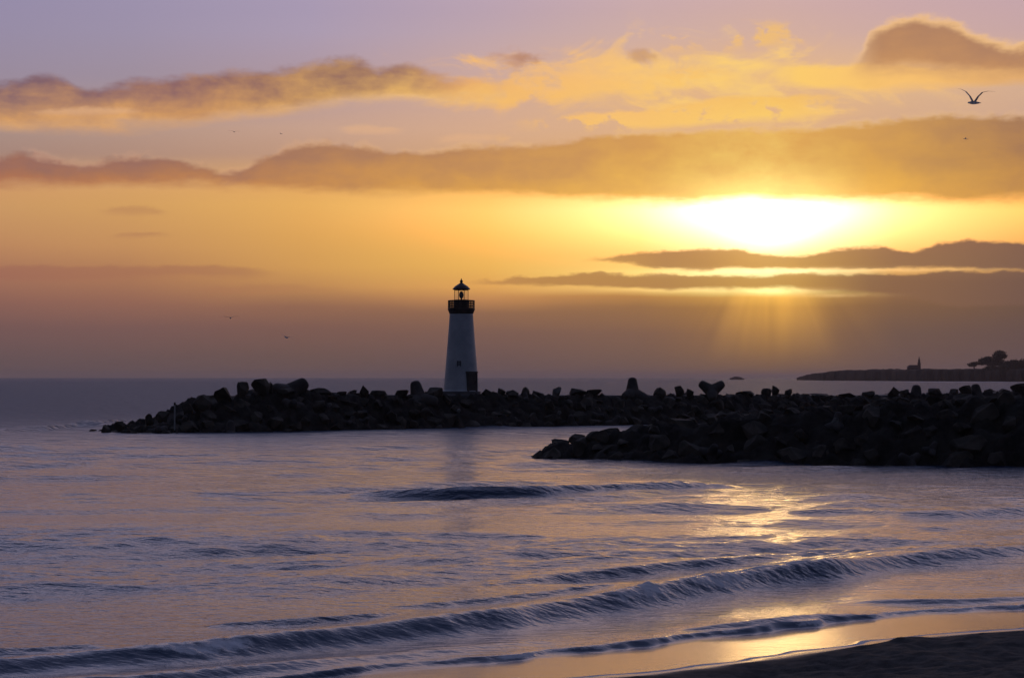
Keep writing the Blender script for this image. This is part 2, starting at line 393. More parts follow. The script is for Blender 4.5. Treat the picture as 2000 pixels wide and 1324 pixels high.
    # ---- above the framed sky: lavender fading to dusk blue, dim behind
    sky = nt.n.new('ShaderNodeTexSky'); sky.sky_type = 'NISHITA'; sky.sun_disc = False
    sky.sun_elevation = SUN_EL; sky.sun_rotation = SUN_AZ
    sky.air_density = 1.2; sky.dust_density = 2.5
    nis = Sock(nt, sky.outputs[0])
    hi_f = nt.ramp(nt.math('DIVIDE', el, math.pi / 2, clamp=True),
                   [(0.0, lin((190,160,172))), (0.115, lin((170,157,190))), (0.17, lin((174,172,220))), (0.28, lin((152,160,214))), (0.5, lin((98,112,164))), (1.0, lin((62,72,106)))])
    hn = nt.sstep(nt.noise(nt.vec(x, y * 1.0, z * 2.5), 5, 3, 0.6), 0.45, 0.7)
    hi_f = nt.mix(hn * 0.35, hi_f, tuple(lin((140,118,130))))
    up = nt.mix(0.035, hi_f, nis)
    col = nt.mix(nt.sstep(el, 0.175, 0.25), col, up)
    back = nt.ramp(nt.math('DIVIDE', el, math.pi / 2, clamp=True),
                   [(0.0, lin((56,58,74))), (0.25, lin((58,64,84))), (1.0, lin((52,58,80)))])
    daz = nt.math('ABSOLUTE', az - SUN_AZ)
    side = nt.sstep(daz, 0.35, 1.5) * (1.0 - nt.sstep(el, 0.9, 1.55))
    col = nt.mix(side, col, back)
    col = nt.mix(nt.sstep(el, -0.001, -0.03), col, tuple(lin((60, 52, 56))))
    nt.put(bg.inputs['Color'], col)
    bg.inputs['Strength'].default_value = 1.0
    w.cycles.sampling_method = 'MANUAL'
    w.cycles.sample_map_resolution = 1024
build_world()

# ------------------------------------------------------------------ sun lamp
sl = bpy.data.lights.new('sun', 'SUN'); sl.energy = 0.013; sl.angle = R(3.0); sl.color = (1.0, 0.6, 0.2)
so = link(bpy.data.objects.new('sun', sl))
sd = Vector((math.sin(SUN_AZ) * math.cos(SUN_EL), math.cos(SUN_AZ) * math.cos(SUN_EL), math.sin(SUN_EL)))
so.rotation_euler = (-sd).to_track_quat('-Z', 'Y').to_euler()
so.location = (20, 100, 60)

# ------------------------------------------------------------------ numeric noise
def spectrum_tile(n, L, lmin, lmax, p, direction=None, spread=1.0, seed=0):
    """periodic random height tile, scaled to an rms slope of one"""
    r = np.random.default_rng(seed)
    k = np.fft.fftfreq(n, L / n) * 2 * np.pi
    kx, ky = np.meshgrid(k, k)
    kk = np.hypot(kx, ky); kk[0, 0] = 1
    a = kk ** (-p) * ((kk > 2 * np.pi / lmax) & (kk < 2 * np.pi / lmin))
    if direction is not None:
        th = np.arctan2(ky, kx) - direction
        a = a * np.abs(np.cos(th)) ** spread
    f = a * (r.normal(size=(n, n)) + 1j * r.normal(size=(n, n)))
    h = np.real(np.fft.ifft2(f))
    gx = (np.roll(h, -1, 1) - h) / (L / n); gy = (np.roll(h, -1, 0) - h) / (L / n)
    return h / math.sqrt(np.mean(gx ** 2 + gy ** 2)), L

def sample(tile, x, y):
    h, L = tile; n = h.shape[0]
    u = (x / L * n) % n; v = (y / L * n) % n
    i = np.floor(u).astype(int); j = np.floor(v).astype(int)
    a = u - i; b = v - j
    i %= n; j %= n; i1 = (i + 1) % n; j1 = (j + 1) % n
    return (h[j, i] * (1 - a) + h[j, i1] * a) * (1 - b) + (h[j1, i] * (1 - a) + h[j1, i1] * a) * b

def sm(t, a, b):
    t = np.clip((t - a) / (b - a), 0, 1)
    return t * t * (3 - 2 * t)

SOFT = spectrum_tile(256, 64, 2, 32, 1.6, seed=3)
SOFT = (SOFT[0] / SOFT[0].std(), SOFT[1])      # unit-variance soft noise

class Crest:
    """a wave crest or shore edge: y as a smooth function of x on the ground"""
    def __init__(s, pts, ext=True):
        w = sorted(ground_pt(*p[:2]) + tuple(p[2:]) for p in pts)
        s.x = np.array([q[0] for q in w]); s.y = np.array([q[1] for q in w])
        s.a = np.array([q[2] for q in w]) if len(w[0]) > 2 else None
        xs = np.linspace(s.x[0] - 60, s.x[-1] + 60, 6000)
        ys = np.interp(xs, s.x, s.y)
        m0 = (s.y[1] - s.y[0]) / (s.x[1] - s.x[0]); m1 = (s.y[-1] - s.y[-2]) / (s.x[-1] - s.x[-2])
        ys = np.where(xs < s.x[0], s.y[0] + m0 * (xs - s.x[0]), ys)
        ys = np.where(xs > s.x[-1], s.y[-1] + m1 * (xs - s.x[-1]), ys)
        kn = np.hanning(int(1.6 / (xs[1] - xs[0])) | 1); kn /= kn.sum()
        pad = len(kn) // 2
        s.ys = np.convolve(np.pad(ys, pad, mode='edge'), kn, mode='valid'); s.xs = xs
        s.cs = 1 / np.sqrt(1 + np.gradient(s.ys, xs) ** 2)
    def dist(s, x, y):                          # positive on the seaward side
        return (y - np.interp(x, s.xs, s.ys)) * np.interp(x, s.xs, s.cs)
    def amp(s, x):
        return np.interp(x, s.x, s.a)

WASH = Crest([(300,1360),(600,1326),(700,1314),(900,1296),(1200,1266),(1400,1242),(1600,1216),(1800,1198),(2000,1188),(2300,1172)])
EDGE = Crest([(800,1362),(1100,1334),(1200,1326),(1350,1314),(1500,1296),(1600,1280),(1700,1264),(1850,1250),(2000,1240),(2300,1224)])
SLOPE = 0.036

def film_z(x, y):
    t = -WASH.dist(x, y)
    return SLOPE * np.where(t > 0, np.sqrt(t * t + 0.09) - 0.3, 0)

def edge_dist(x, y):                            # positive landward
    return -EDGE.dist(x, y) + 0.16 * sample(SOFT, x * 2.2 + 7, y * 2.2)

# ------------------------------------------------------------------ sea
CHOP_A = spectrum_tile(512, 96, 2.2, 16, 1.9, direction=R(-62), spread=3.0, seed=11)
CHOP_B = spectrum_tile(512, 31, 0.35, 2.6, 1.6, direction=R(-70), spread=1.6, seed=12)
CHOP_C = spectrum_tile(512, 17, 0.16, 0.8, 1.2, seed=13)

WAVES = [  # crest points (photo px of its foot, height m), front width, back width, raggedness, foam
    ([(-400,1352,.18),(0,1328,.30),(350,1302,.38),(700,1266,.46),(1000,1230,.50),(1200,1200,.52),(1400,1163,.50),(1600,1132,.44),(1800,1104,.34),(2000,1086,.28),(2300,1066,.2)], .62, 2.0, .26, .5),
    ([(-300,1392,.18),(0,1366,.19),(350,1338,.17),(700,1302,.13),(1000,1268,.07),(1150,1244,.0)], .4, 1.4, .3, .5),
    ([(850,1150,.0),(1000,1136,.10),(1200,1118,.15),(1400,1104,.16),(1560,1092,.15),(1700,1086,.12),(1850,1082,.0)], .4, 1.5, .30, .35),
    ([(640,972,.0),(740,971,.24),(900,974,.48),(1050,973,.52),(1200,965,.54),(1330,959,.46),(1420,956,.24),(1500,954,.0)], .62, 2.6, .16, .1),
    ([(-300,1056,.10),(0,1050,.20),(300,1049,.22),(600,1048,.22),(850,1048,.16),(1100,1050,.0)], 1.1, 3.0, .4, .1),
    ([(1380,1008,.0),(1500,1006,.10),(1680,1004,.16),(1760,1012,.16),(1850,1010,.20),(2000,1000,.18),(2300,996,.1)], .6, 2.0, .3, .1),
    ([(380,1226,.0),(450,1228,.10),(600,1222,.13),(720,1214,.12),(820,1206,.0)], .28, 1.2, .22, .2),
    ([(700,1190,.0),(850,1186,.10),(1000,1176,.12),(1150,1160,.1),(1260,1150,.0)], .28, 1.2, .22, .25),
    ([(-300,1300,.12),(0,1292,.16),(150,1286,.14),(350,1280,.0)], .35, 1.2, .25, .3),
    ([(1300,1238,.0),(1400,1233,.08),(1500,1226,.11),(1600,1214,.10),(1680,1206,.0)], .22, .9, .15, .2),
    ([(1640,1182,.0),(1750,1180,.09),(1900,1180,.11),(2000,1176,.1),(2200,1172,.08)], .3, 1.2, .18, .2),
    ([(-200,940,.12),(0,936,.2),(250,934,.16),(500,930,.12),(700,932,.0)], 1.6, 4.0, .5, .0),
    ([(100,838,.3),(150,834,.6),(200,834,.5),(240,840,.0)], 2.0, 4.0, .6, .35),
    ([(500,902,.0),(700,900,.14),(900,898,.16),(1050,900,.0)], 1.2, 3.0, .5, .0),
]

def build_sea():
    f = 2048.0
    dips = np.concatenate([np.arange(440, 3.0, -0.55), [2.6, 2.2, 1.8, 1.4, 1.1, 0.85, 0.6, 0.4]])
    yy = CZ * f / dips
    dy = np.abs(np.gradient(yy))
    tx = np.concatenate([[-3.5, -2.2, -1.4, -0.9, -0.65, -0.5, -0.46], np.linspace(-0.42, 0.42, 1000), [0.46, 0.5, 0.65, 0.9, 1.4, 2.2, 3.5]])
    Y, T = np.meshgrid(yy, tx, indexing='ij'); X = T * Y
    DY = np.repeat(dy[:, None], len(tx), 1)
    x, y, d = X.ravel(), Y.ravel(), DY.ravel()
    tw = WASH.dist(x, y)
    inner = 1 - sm(np.abs(x / y), 0.38, 0.44)
    act = sm(tw, -0.15, 2.5)                                   # no chop on the thin film
    surf = 0.34 + 0.66 * sm(tw, 4, 14)
    gust = 0.9 + 0.45 * np.clip(sample(SOFT, x * 0.12, y * 0.45 + 9), -1.4, 1.4)
    fa = 1 - sm(d, 1.0, 3.2); fb = 1 - sm(d, 0.16, 0.6); fc = 1 - sm(d, 0.07, 0.2)
    chop = act * surf * gust * (0.07 * fa * sample(CHOP_A, x, y)
                      + 0.10 * fb * sample(CHOP_B, x * 0.8 + y * 0.1, y)
                      + 0.075 * fc * sample(CHOP_C, x, y)) * inner
    z = np.zeros_like(chop); foam = np.zeros_like(z); front = np.zeros_like(z)
    for pts, wf, wb, rag, fo in WAVES:
        c = Crest(pts)
        n1 = sample(SOFT, x * 0.9 + 5, y * 0.4 + 2)
        n2 = sample(SOFT, x * 1.5 + 1, y * 1.1 + 8)
        n3 = sample(SOFT, x * 5.3 + y * 1.9, y * 5 - x * 1.2 + 3)
        t = c.dist(x, y) + rag * (n1 * 0.8 + n2 * 0.25 + n3 * 0.06)
        # photo points give the foot of the front; the crest sits behind it
        t = t - 0.6 * wf
        A = c.amp(x) * (1 + 0.18 * n1 + 0.05 * n2)
        prof = np.where(t < 0, np.exp(-(t / wf) ** 2), np.exp(-(np.abs(t) / wb) ** 1.5))
        z += np.maximum(A, 0) * prof * inner
        front = np.maximum(front, np.exp(-((t + 0.3 * wf) / (1.1 * wf)) ** 2) * sm(A, 0.08, 0.3))
        if fo:
            fr = np.exp(-((t + 0.35 * wf) / (0.8 * wf)) ** 2)
            foam = np.maximum(foam, fo * fr * sm(A, 0.03, 0.3) * (0.6 + 0.25 * n2 + 0.32 * n3))
            lip = np.exp(-((t - 0.1 * wf) / (0.22 * wf)) ** 2)
            foam = np.maximum(foam, fo * 1.5 * lip * sm(A, 0.03, 0.3) * np.clip(0.45 + 0.45 * n2, 0, 1))
            # churned water trailing behind the breaker
            tr = np.exp(-np.maximum(t, 0) / (2.5 * wb)) * (t > 0)
            foam = np.maximum(foam, fo * 0.55 * tr * sm(A, 0.1, 0.3) * np.clip(0.35 + 0.4 * sample(SOFT, x * 2.0, y * 3.0), 0, 1))
    z += foam * (0.03 * sample(SOFT, x * 6.5, y * 6.5) + 0.025 * sample(SOFT, x * 15, y * 15)) * (1 - sm(d, 0.2, 0.8))
    z += chop * (1 - 0.72 * front)
    # wash front: the ragged step where the last wave slides up the sand
    n2 = sample(SOFT, x * 2.1 + 1, y * 1.2 + 8); n3 = sample(SOFT, x * 7.0 + 1, y * 4 + 3)
    t = tw + 0.22 * n2 + 0.07 * n3
    step = sm(t, -0.05, 0.22) * (0.03 + 0.075 * np.exp(-np.maximum(t, 0) / 1.6)) * (1 + 0.3 * n2)
    z += step * inner
    foam = np.maximum(foam, 0.75 * np.exp(-((t - 0.12) / 0.10) ** 2) * np.clip(0.55 + 0.4 * n3, 0, 1))
    foam = np.maximum(foam, 0.5 * sm(t, 0.1, 0.5) * np.exp(-np.maximum(t, 0) / 2.2) * np.clip(0.3 + 0.45 * sample(SOFT, x * 3.0, y * 5.0), 0, 1))
    # thin film on the sand with a pale edge
    e = edge_dist(x, y)
    film = film_z(x, y)
    z = z + film + 0.0035 * sample(SOFT, x * 1.1, y * 1.1) * (1 - act) * sm(-e, 0, 1.5)
    lip = np.exp(-((e + 0.10) / 0.09) ** 2) * np.clip(0.75 + 0.5 * n2, 0, 1.2)
    z += 0.012 * lip
    foam = np.maximum(foam, 0.9 * lip)
    lip2 = np.exp(-((e + 0.55 + 0.25 * sample(SOFT, x * 1.3 + 4, y * 1.3)) / 0.05) ** 2) * np.clip(0.3 + 0.6 * n2, 0, 1)
    foam = np.maximum(foam, 0.5 * lip2)
    z = np.where(e > 0.1, z - 0.35 * sm(e, 0.1, 1.4) - 0.02 * np.maximum(e - 0.1, 0), z)
    # white water washing the jetty foot and the headland foot
    p = ground_pt(945, 834); q = sample(SOFT, x * 0.5, y * 0.35)
    wash = np.exp(-(((x - p[0]) / 3.2) ** 2 + ((y - p[1]) / 4.5) ** 2))
    z += 0.4 * wash * (1 + 0.4 * q); foam = np.maximum(foam, wash * (0.8 + 0.3 * q))
    hl = np.exp(-((y - 2450 - 130 * sample(SOFT, x * 0.02, y * 0 + 3)) / 110) ** 2) * sm(x / y, 0.17, 0.2)
    foam = np.maximum(foam, 0.7 * hl)
    calm = np.maximum(1 - sm(tw, -0.3, 0.6), 0.55 * (1 - sm(tw, 3, 6))).astype(np.float32)
    far = sm(np.log(y), math.log(95), math.log(420)).astype(np.float32)
    nr, nc = X.shape
    me = bpy.data.meshes.new('sea')
    co = np.stack([x, y, z], 1).astype(np.float32)
    idx = np.arange(nr * nc).reshape(nr, nc)
    q4 = np.stack([idx[:-1, :-1], idx[:-1, 1:], idx[1:, 1:], idx[1:, :-1]], -1).reshape(-1, 4)
    grid_mesh(me, co, q4)
    for nm, a in (('foam', foam), ('calm', calm), ('far', far), ('mid', (1 - fb) * act)):
        me.attributes.new(nm, 'FLOAT', 'POINT').data.foreach_set('value', a.astype(np.float32))
    me.materials.append(M_SEA)
    o = link(bpy.data.objects.new('sea', me))
    return tag(o, 'dusky lavender and gold sea with low breaking waves', None, None, 'structure')

def grid_mesh(me, co, quads, smooth=True):
    me.vertices.add(len(co)); me.vertices.foreach_set('co', co.ravel())
    me.loops.add(quads.size); me.loops.foreach_set('vertex_index', quads.astype(np.int32).ravel())
    me.polygons.add(len(quads))
    me.polygons.foreach_set('loop_start', np.arange(0, quads.size, 4, dtype=np.int32))
    me.polygons.foreach_set('loop_total', np.full(len(quads), 4, dtype=np.int32))
    me.polygons.foreach_set('use_smooth', np.full(len(quads), smooth))
    me.update(); me.validate()
build_sea()

# ------------------------------------------------------------------ beach sand
def build_beach():
    gx = np.concatenate([np.linspace(-120, -7, 40), np.linspace(-6.9, 20, 420), np.linspace(20.4, 180, 60)])
    gy = np.concatenate([np.linspace(-60, 30, 60), np.linspace(30.3, 50, 380), np.linspace(50.5, 140, 50)])
    X, Y = np.meshgrid(gx, gy); x, y = X.ravel(), Y.ravel()
    e = edge_dist(x, y)
    ep = np.maximum(e, 0)
    z = np.minimum(SLOPE * (np.sqrt(np.maximum(-WASH.dist(x, y), 0) ** 2 + 0.09) - 0.3), 1.6)
    z = np.where(WASH.dist(x, y) > 0, -0.04 * WASH.dist(x, y), z) - 0.03
    z = z + 0.05 * sm(e, -0.1, 0.5) + 0.03 * ep + 0.0012 * ep ** 2
    rough = 0.045 * sample(SOFT, x * 3, y * 3) + 0.03 * sample(SOFT, x * 8 + 3, y * 8) + 0.05 * sample(SOFT, x * .9, y * .9)
    z = np.clip(z + rough * sm(e, 0.3, 1.6), -4, 4.2)
    z = np.where(y < 1, np.minimum(z, 4.0), z)
    co = np.stack([x, y, z], 1).astype(np.float32)
    nr, nc = X.shape; idx = np.arange(nr * nc).reshape(nr, nc)
    q4 = np.stack([idx[:-1, :-1], idx[:-1, 1:], idx[1:, 1:], idx[1:, :-1]], -1).reshape(-1, 4)
    me = bpy.data.meshes.new('beach'); grid_mesh(me, co, q4)
    me.attributes.new('wet', 'FLOAT', 'POINT').data.foreach_set('value', (1 - sm(e, 0.1, 0.9)).astype(np.float32))
    me.materials.append(M_SAND)
    tag(link(bpy.data.objects.new('beach', me)), 'dark sand beach at the water edge', None, None, 'structure')
build_beach()

# ------------------------------------------------------------------ rocks
def boulder_mesh(k):
    r = random.Random(100 + k)
    bm = bmesh.new()
    sx, sy, sz = r.uniform(.85, 1.2), r.uniform(.75, 1.05), r.uniform(.6, .9)
    for _ in range(16):
        v = Vector((r.gauss(0, 1), r.gauss(0, 1), r.gauss(0, 1))).normalized()
        m = max(abs(v.x), abs(v.y), abs(v.z)); v = v * (0.55 + 0.45 / m * 0.8)
        bm.verts.new((v.x * sx * .55, v.y * sy * .55, v.z * sz * .55))
    bmesh.ops.convex_hull(bm, input=bm.verts)
    for v in [v for v in bm.verts if not v.link_faces]: bm.verts.remove(v)
    bmesh.ops.dissolve_limit(bm, angle_limit=R(14), verts=bm.verts, edges=bm.edges)
    bmesh.ops.bevel(bm, geom=list(bm.edges), offset=0.035, segments=2, affect='EDGES', profile=0.6, clamp_overlap=True)
    bmesh.ops.triangulate(bm, faces=bm.faces)
    bmesh.ops.subdivide_edges(bm, edges=[e for e in bm.edges if e.calc_length() > 0.22], cuts=1)
    from mathutils import noise
    for v in bm.verts:
        v.co += v.co.normalized() * 0.05 * noise.noise(v.co * 3.1 + Vector((k, 0, 0))) + noise.noise_vector(v.co * 7) * 0.015
    me = bpy.data.meshes.new('boulder'); bm.to_mesh(me); bm.free()
    return me

def tetrapod_mesh():
    """concrete armour unit: four tapered limbs with rounded ends about one centre, limb length about 1"""
    bm = bmesh.new()
    dirs = [Vector((0, 0, 1))]
    for i in range(3):
        a = i * 2 * math.pi / 3
        dirs.append(Vector((math.sin(R(109.5)) * math.cos(a), math.sin(R(109.5)) * math.sin(a), math.cos(R(109.5)))))
    prof = [(0.0, .40), (.25, .39), (.55, .33), (.78, .285), (.9, .25), (.97, .18), (1.0, .09), (1.005, .0)]
    seg = 14
    for d in dirs:
        q = d.to_track_quat('Z', 'Y').to_matrix()
        rings = []
        for h, rr in prof:
            if rr == 0: rings.append([bm.verts.new(q @ Vector((0, 0, h)))]); continue
            rings.append([bm.verts.new(q @ Vector((rr * math.cos(2 * math.pi * j / seg), rr * math.sin(2 * math.pi * j / seg), h))) for j in range(seg)])
        for a, b in zip(rings, rings[1:]):
            for j in range(seg):
                j2 = (j + 1) % seg
                if len(b) == 1: bm.faces.new((a[j], a[j2], b[0]))
                else: bm.faces.new((a[j], a[j2], b[j2], b[j]))
    me = bpy.data.meshes.new('tetrapod'); bm.normal_update(); bm.to_mesh(me); bm.free()
    for p in me.polygons: p.use_smooth = True
    return me

BOULDERS = [boulder_mesh(k) for k in range(12)]
TETRA = tetrapod_mesh()
for me in BOULDERS: me.materials.append(M_ROCK)
TETRA.materials.append(M_TETRA)
PALE = [m.copy() for m in BOULDERS[:3]]
for me in PALE: me.materials.clear(); me.materials.append(M_PALE)

def boulder(loc, size, label, group, scale=None, rot=None, mesh=None):
    o = link(bpy.data.objects.new('boulder', mesh or random.choice(BOULDERS)))
    o.location = loc
    s = scale or (random.uniform(.85, 1.2), random.uniform(.85, 1.15), random.uniform(.8, 1.1))
    o.scale = (size * s[0], size * s[1], size * s[2])
    o.rotation_euler = rot or (random.uniform(-.5, .5), random.uniform(-.5, .5), random.uniform(0, 6.28))
    return tag(o, label, 'boulder', group)

def tetrapod(loc, size, label, group, rot=None):
    o = link(bpy.data.objects.new('tetrapod', TETRA))
    o.location = loc; o.scale = (size,) * 3
    o.rotation_euler = rot or (random.uniform(0, 6), random.uniform(0, 6), random.uniform(0, 6))
    return tag(o, label, 'tetrapod', group)

# the two jetties: axis line, crest height along it
class Jetty:
    def __init__(s, p0, d, half_top, half_base, crest, n_lab):
        s.p = Vector((*p0, 0)); s.d = Vector((*d, 0)).normalized(); s.n = Vector((-s.d.y, s.d.x, 0))
        s.ht, s.hb = half_top, half_base; s.cs = np.array([c[0] for c in crest]); s.ch = np.array([c[1] for c in crest])
    def h(s, a): return float(np.interp(a, s.cs, s.ch))
    def z(s, a, c):
        h = s.h(a); c = abs(c)
        if c <= s.ht: return h
        return h - (h + 1.2) * min(1.3, (c - s.ht) / (s.hb + 1.0 - s.ht))
    def pt(s, a, c, dz=0.0):
        v = s.p + s.d * a + s.n * c
        return Vector((v.x, v.y, s.z(a, c) + dz))
    def a_at_px(s, px, c=0.0):                  # where the axis is seen in line with a photo column
        k = (px - 1000) / F
        q = s.p + s.n * c
        return (k * q.y - q.x) / (s.d.x - k * s.d.y)

FAR = None
_w0, _w1 = Vector((-38.9, 198, 0)), Vector((10.6, 235.8, 0))
_d = (_w1 - _w0).normalized(); _n = Vector((-_d.y, _d.x, 0))
_p = _w0 + _n * 10.0
FAR = Jetty((_p.x, _p.y), (_d.x, _d.y), 3.6, 9.4, [(0, 0)], 0)
def zpx(px, py, c=0.0):
    a = FAR.a_at_px(px, c); v = FAR.p + FAR.d * a + FAR.n * c
    return a, CZ + (HY - py) / F * v.y
prof = [(190, 850), (208, 840), (250, 834), (300, 826), (330, 813), (370, 796), (410, 782), (450, 770), (520, 765), (560, 765), (640, 771), (760, 773),
        (900, 771), (1100, 773), (1400, 773), (1650, 774), (1800, 770), (2000, 766), (2300, 762), (2800, 758)]
cr = [zpx(*p) for p in prof]
FAR.cs = np.array([c[0] for c in cr]); FAR.ch = np.array([c[1] - 0.1 for c in cr])
FAR.ch[0] = -1.2

_q0, _q1 = Vector((3.1, 137.4, 0)), Vector((31.5, 126.5, 0))
_d2 = (_q1 - _q0).normalized(); _n2 = Vector((-_d2.y, _d2.x, 0))
_p2 = _q0 + _n2 * 8.0
NEAR = Jetty((_p2.x, _p2.y), (_d2.x, _d2.y), 2.4, 7.6, [(0, 0)], 0)
def zpx2(px, py):
    a = NEAR.a_at_px(px); v = NEAR.p + NEAR.d * a
    return a, CZ + (HY - py) / F * v.y
cr = [zpx2(*p) for p in [(1030, 905), (1060, 897), (1090, 880), (1120, 868), (1180, 855), (1260, 840), (1400, 818), (1600, 802), (1800, 790), (2000, 780), (2400, 772)]]
NEAR.cs = np.array([c[0] for c in cr]); NEAR.ch = np.array([c[1] for c in cr])
NEAR.ch[0] = -0.8

def jetty_core(J, a0, a1, label):
    na = int((a1 - a0) / 0.3); nc = 84
    A = np.linspace(a0, a1, na); Cc = np.linspace(-(J.hb + 2.5), J.hb + 2.5, nc)
    co = []
    for a in A:
        for c in Cc:
            v = J.p + J.d * float(a) + J.n * float(c)
            co.append((v.x, v.y, J.z(float(a), float(c)) - 0.2))
    co = np.array(co, dtype=np.float64)
    lump = 0.45 - 0.42 * np.abs(sample(SOFT, co[:, 0] * 3.4, co[:, 1] * 3.4)) + 0.16 * sample(SOFT, co[:, 0] * 8, co[:, 1] * 8)
    cc = np.tile(np.abs(Cc), na)
    co[:, 2] += np.where(cc > J.ht - 1.0, lump, lump * 0.2)
    idx = np.arange(na * nc).reshape(na, nc)
    q4 = np.stack([idx[:-1, :-1], idx[1:, :-1], idx[1:, 1:], idx[:-1, 1:]], -1).reshape(-1, 4)
    me = bpy.data.meshes.new('rubble'); grid_mesh(me, co.astype(np.float32), q4)
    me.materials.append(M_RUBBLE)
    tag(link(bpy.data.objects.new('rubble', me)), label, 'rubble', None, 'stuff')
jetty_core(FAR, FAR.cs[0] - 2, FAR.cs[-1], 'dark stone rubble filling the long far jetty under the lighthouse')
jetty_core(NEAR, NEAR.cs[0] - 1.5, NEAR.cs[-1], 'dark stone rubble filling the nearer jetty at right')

# concrete walkway along the far jetty's crest
def walkway():
    bm = bmesh.new()
    a0, a1 = FAR.a_at_px(610), FAR.cs[-1] - 2
    A = np.linspace(a0, a1, 60); rows = []
    for a in A:
        r = []
        for c, dz in ((-2.6, -0.9), (-2.6, 0.12), (-2.5, 0.18), (2.5, 0.18), (2.6, 0.12), (2.6, -0.9)):
            v = FAR.p + FAR.d * float(a) + FAR.n * c
            r.append(bm.verts.new((v.x, v.y, FAR.h(float(a)) + dz)))
        rows.append(r)
    for r, q in zip(rows, rows[1:]):
        for i in range(5): bm.faces.new((r[i], q[i], q[i + 1], r[i + 1]))
    bm.faces.new(rows[0]); bm.faces.new(list(reversed(rows[-1])))
    o = mesh_obj('path', bm, M_WALK)
    tag(o, 'flat concrete walkway along the crest of the far jetty', None, None, 'structure')
walkway()

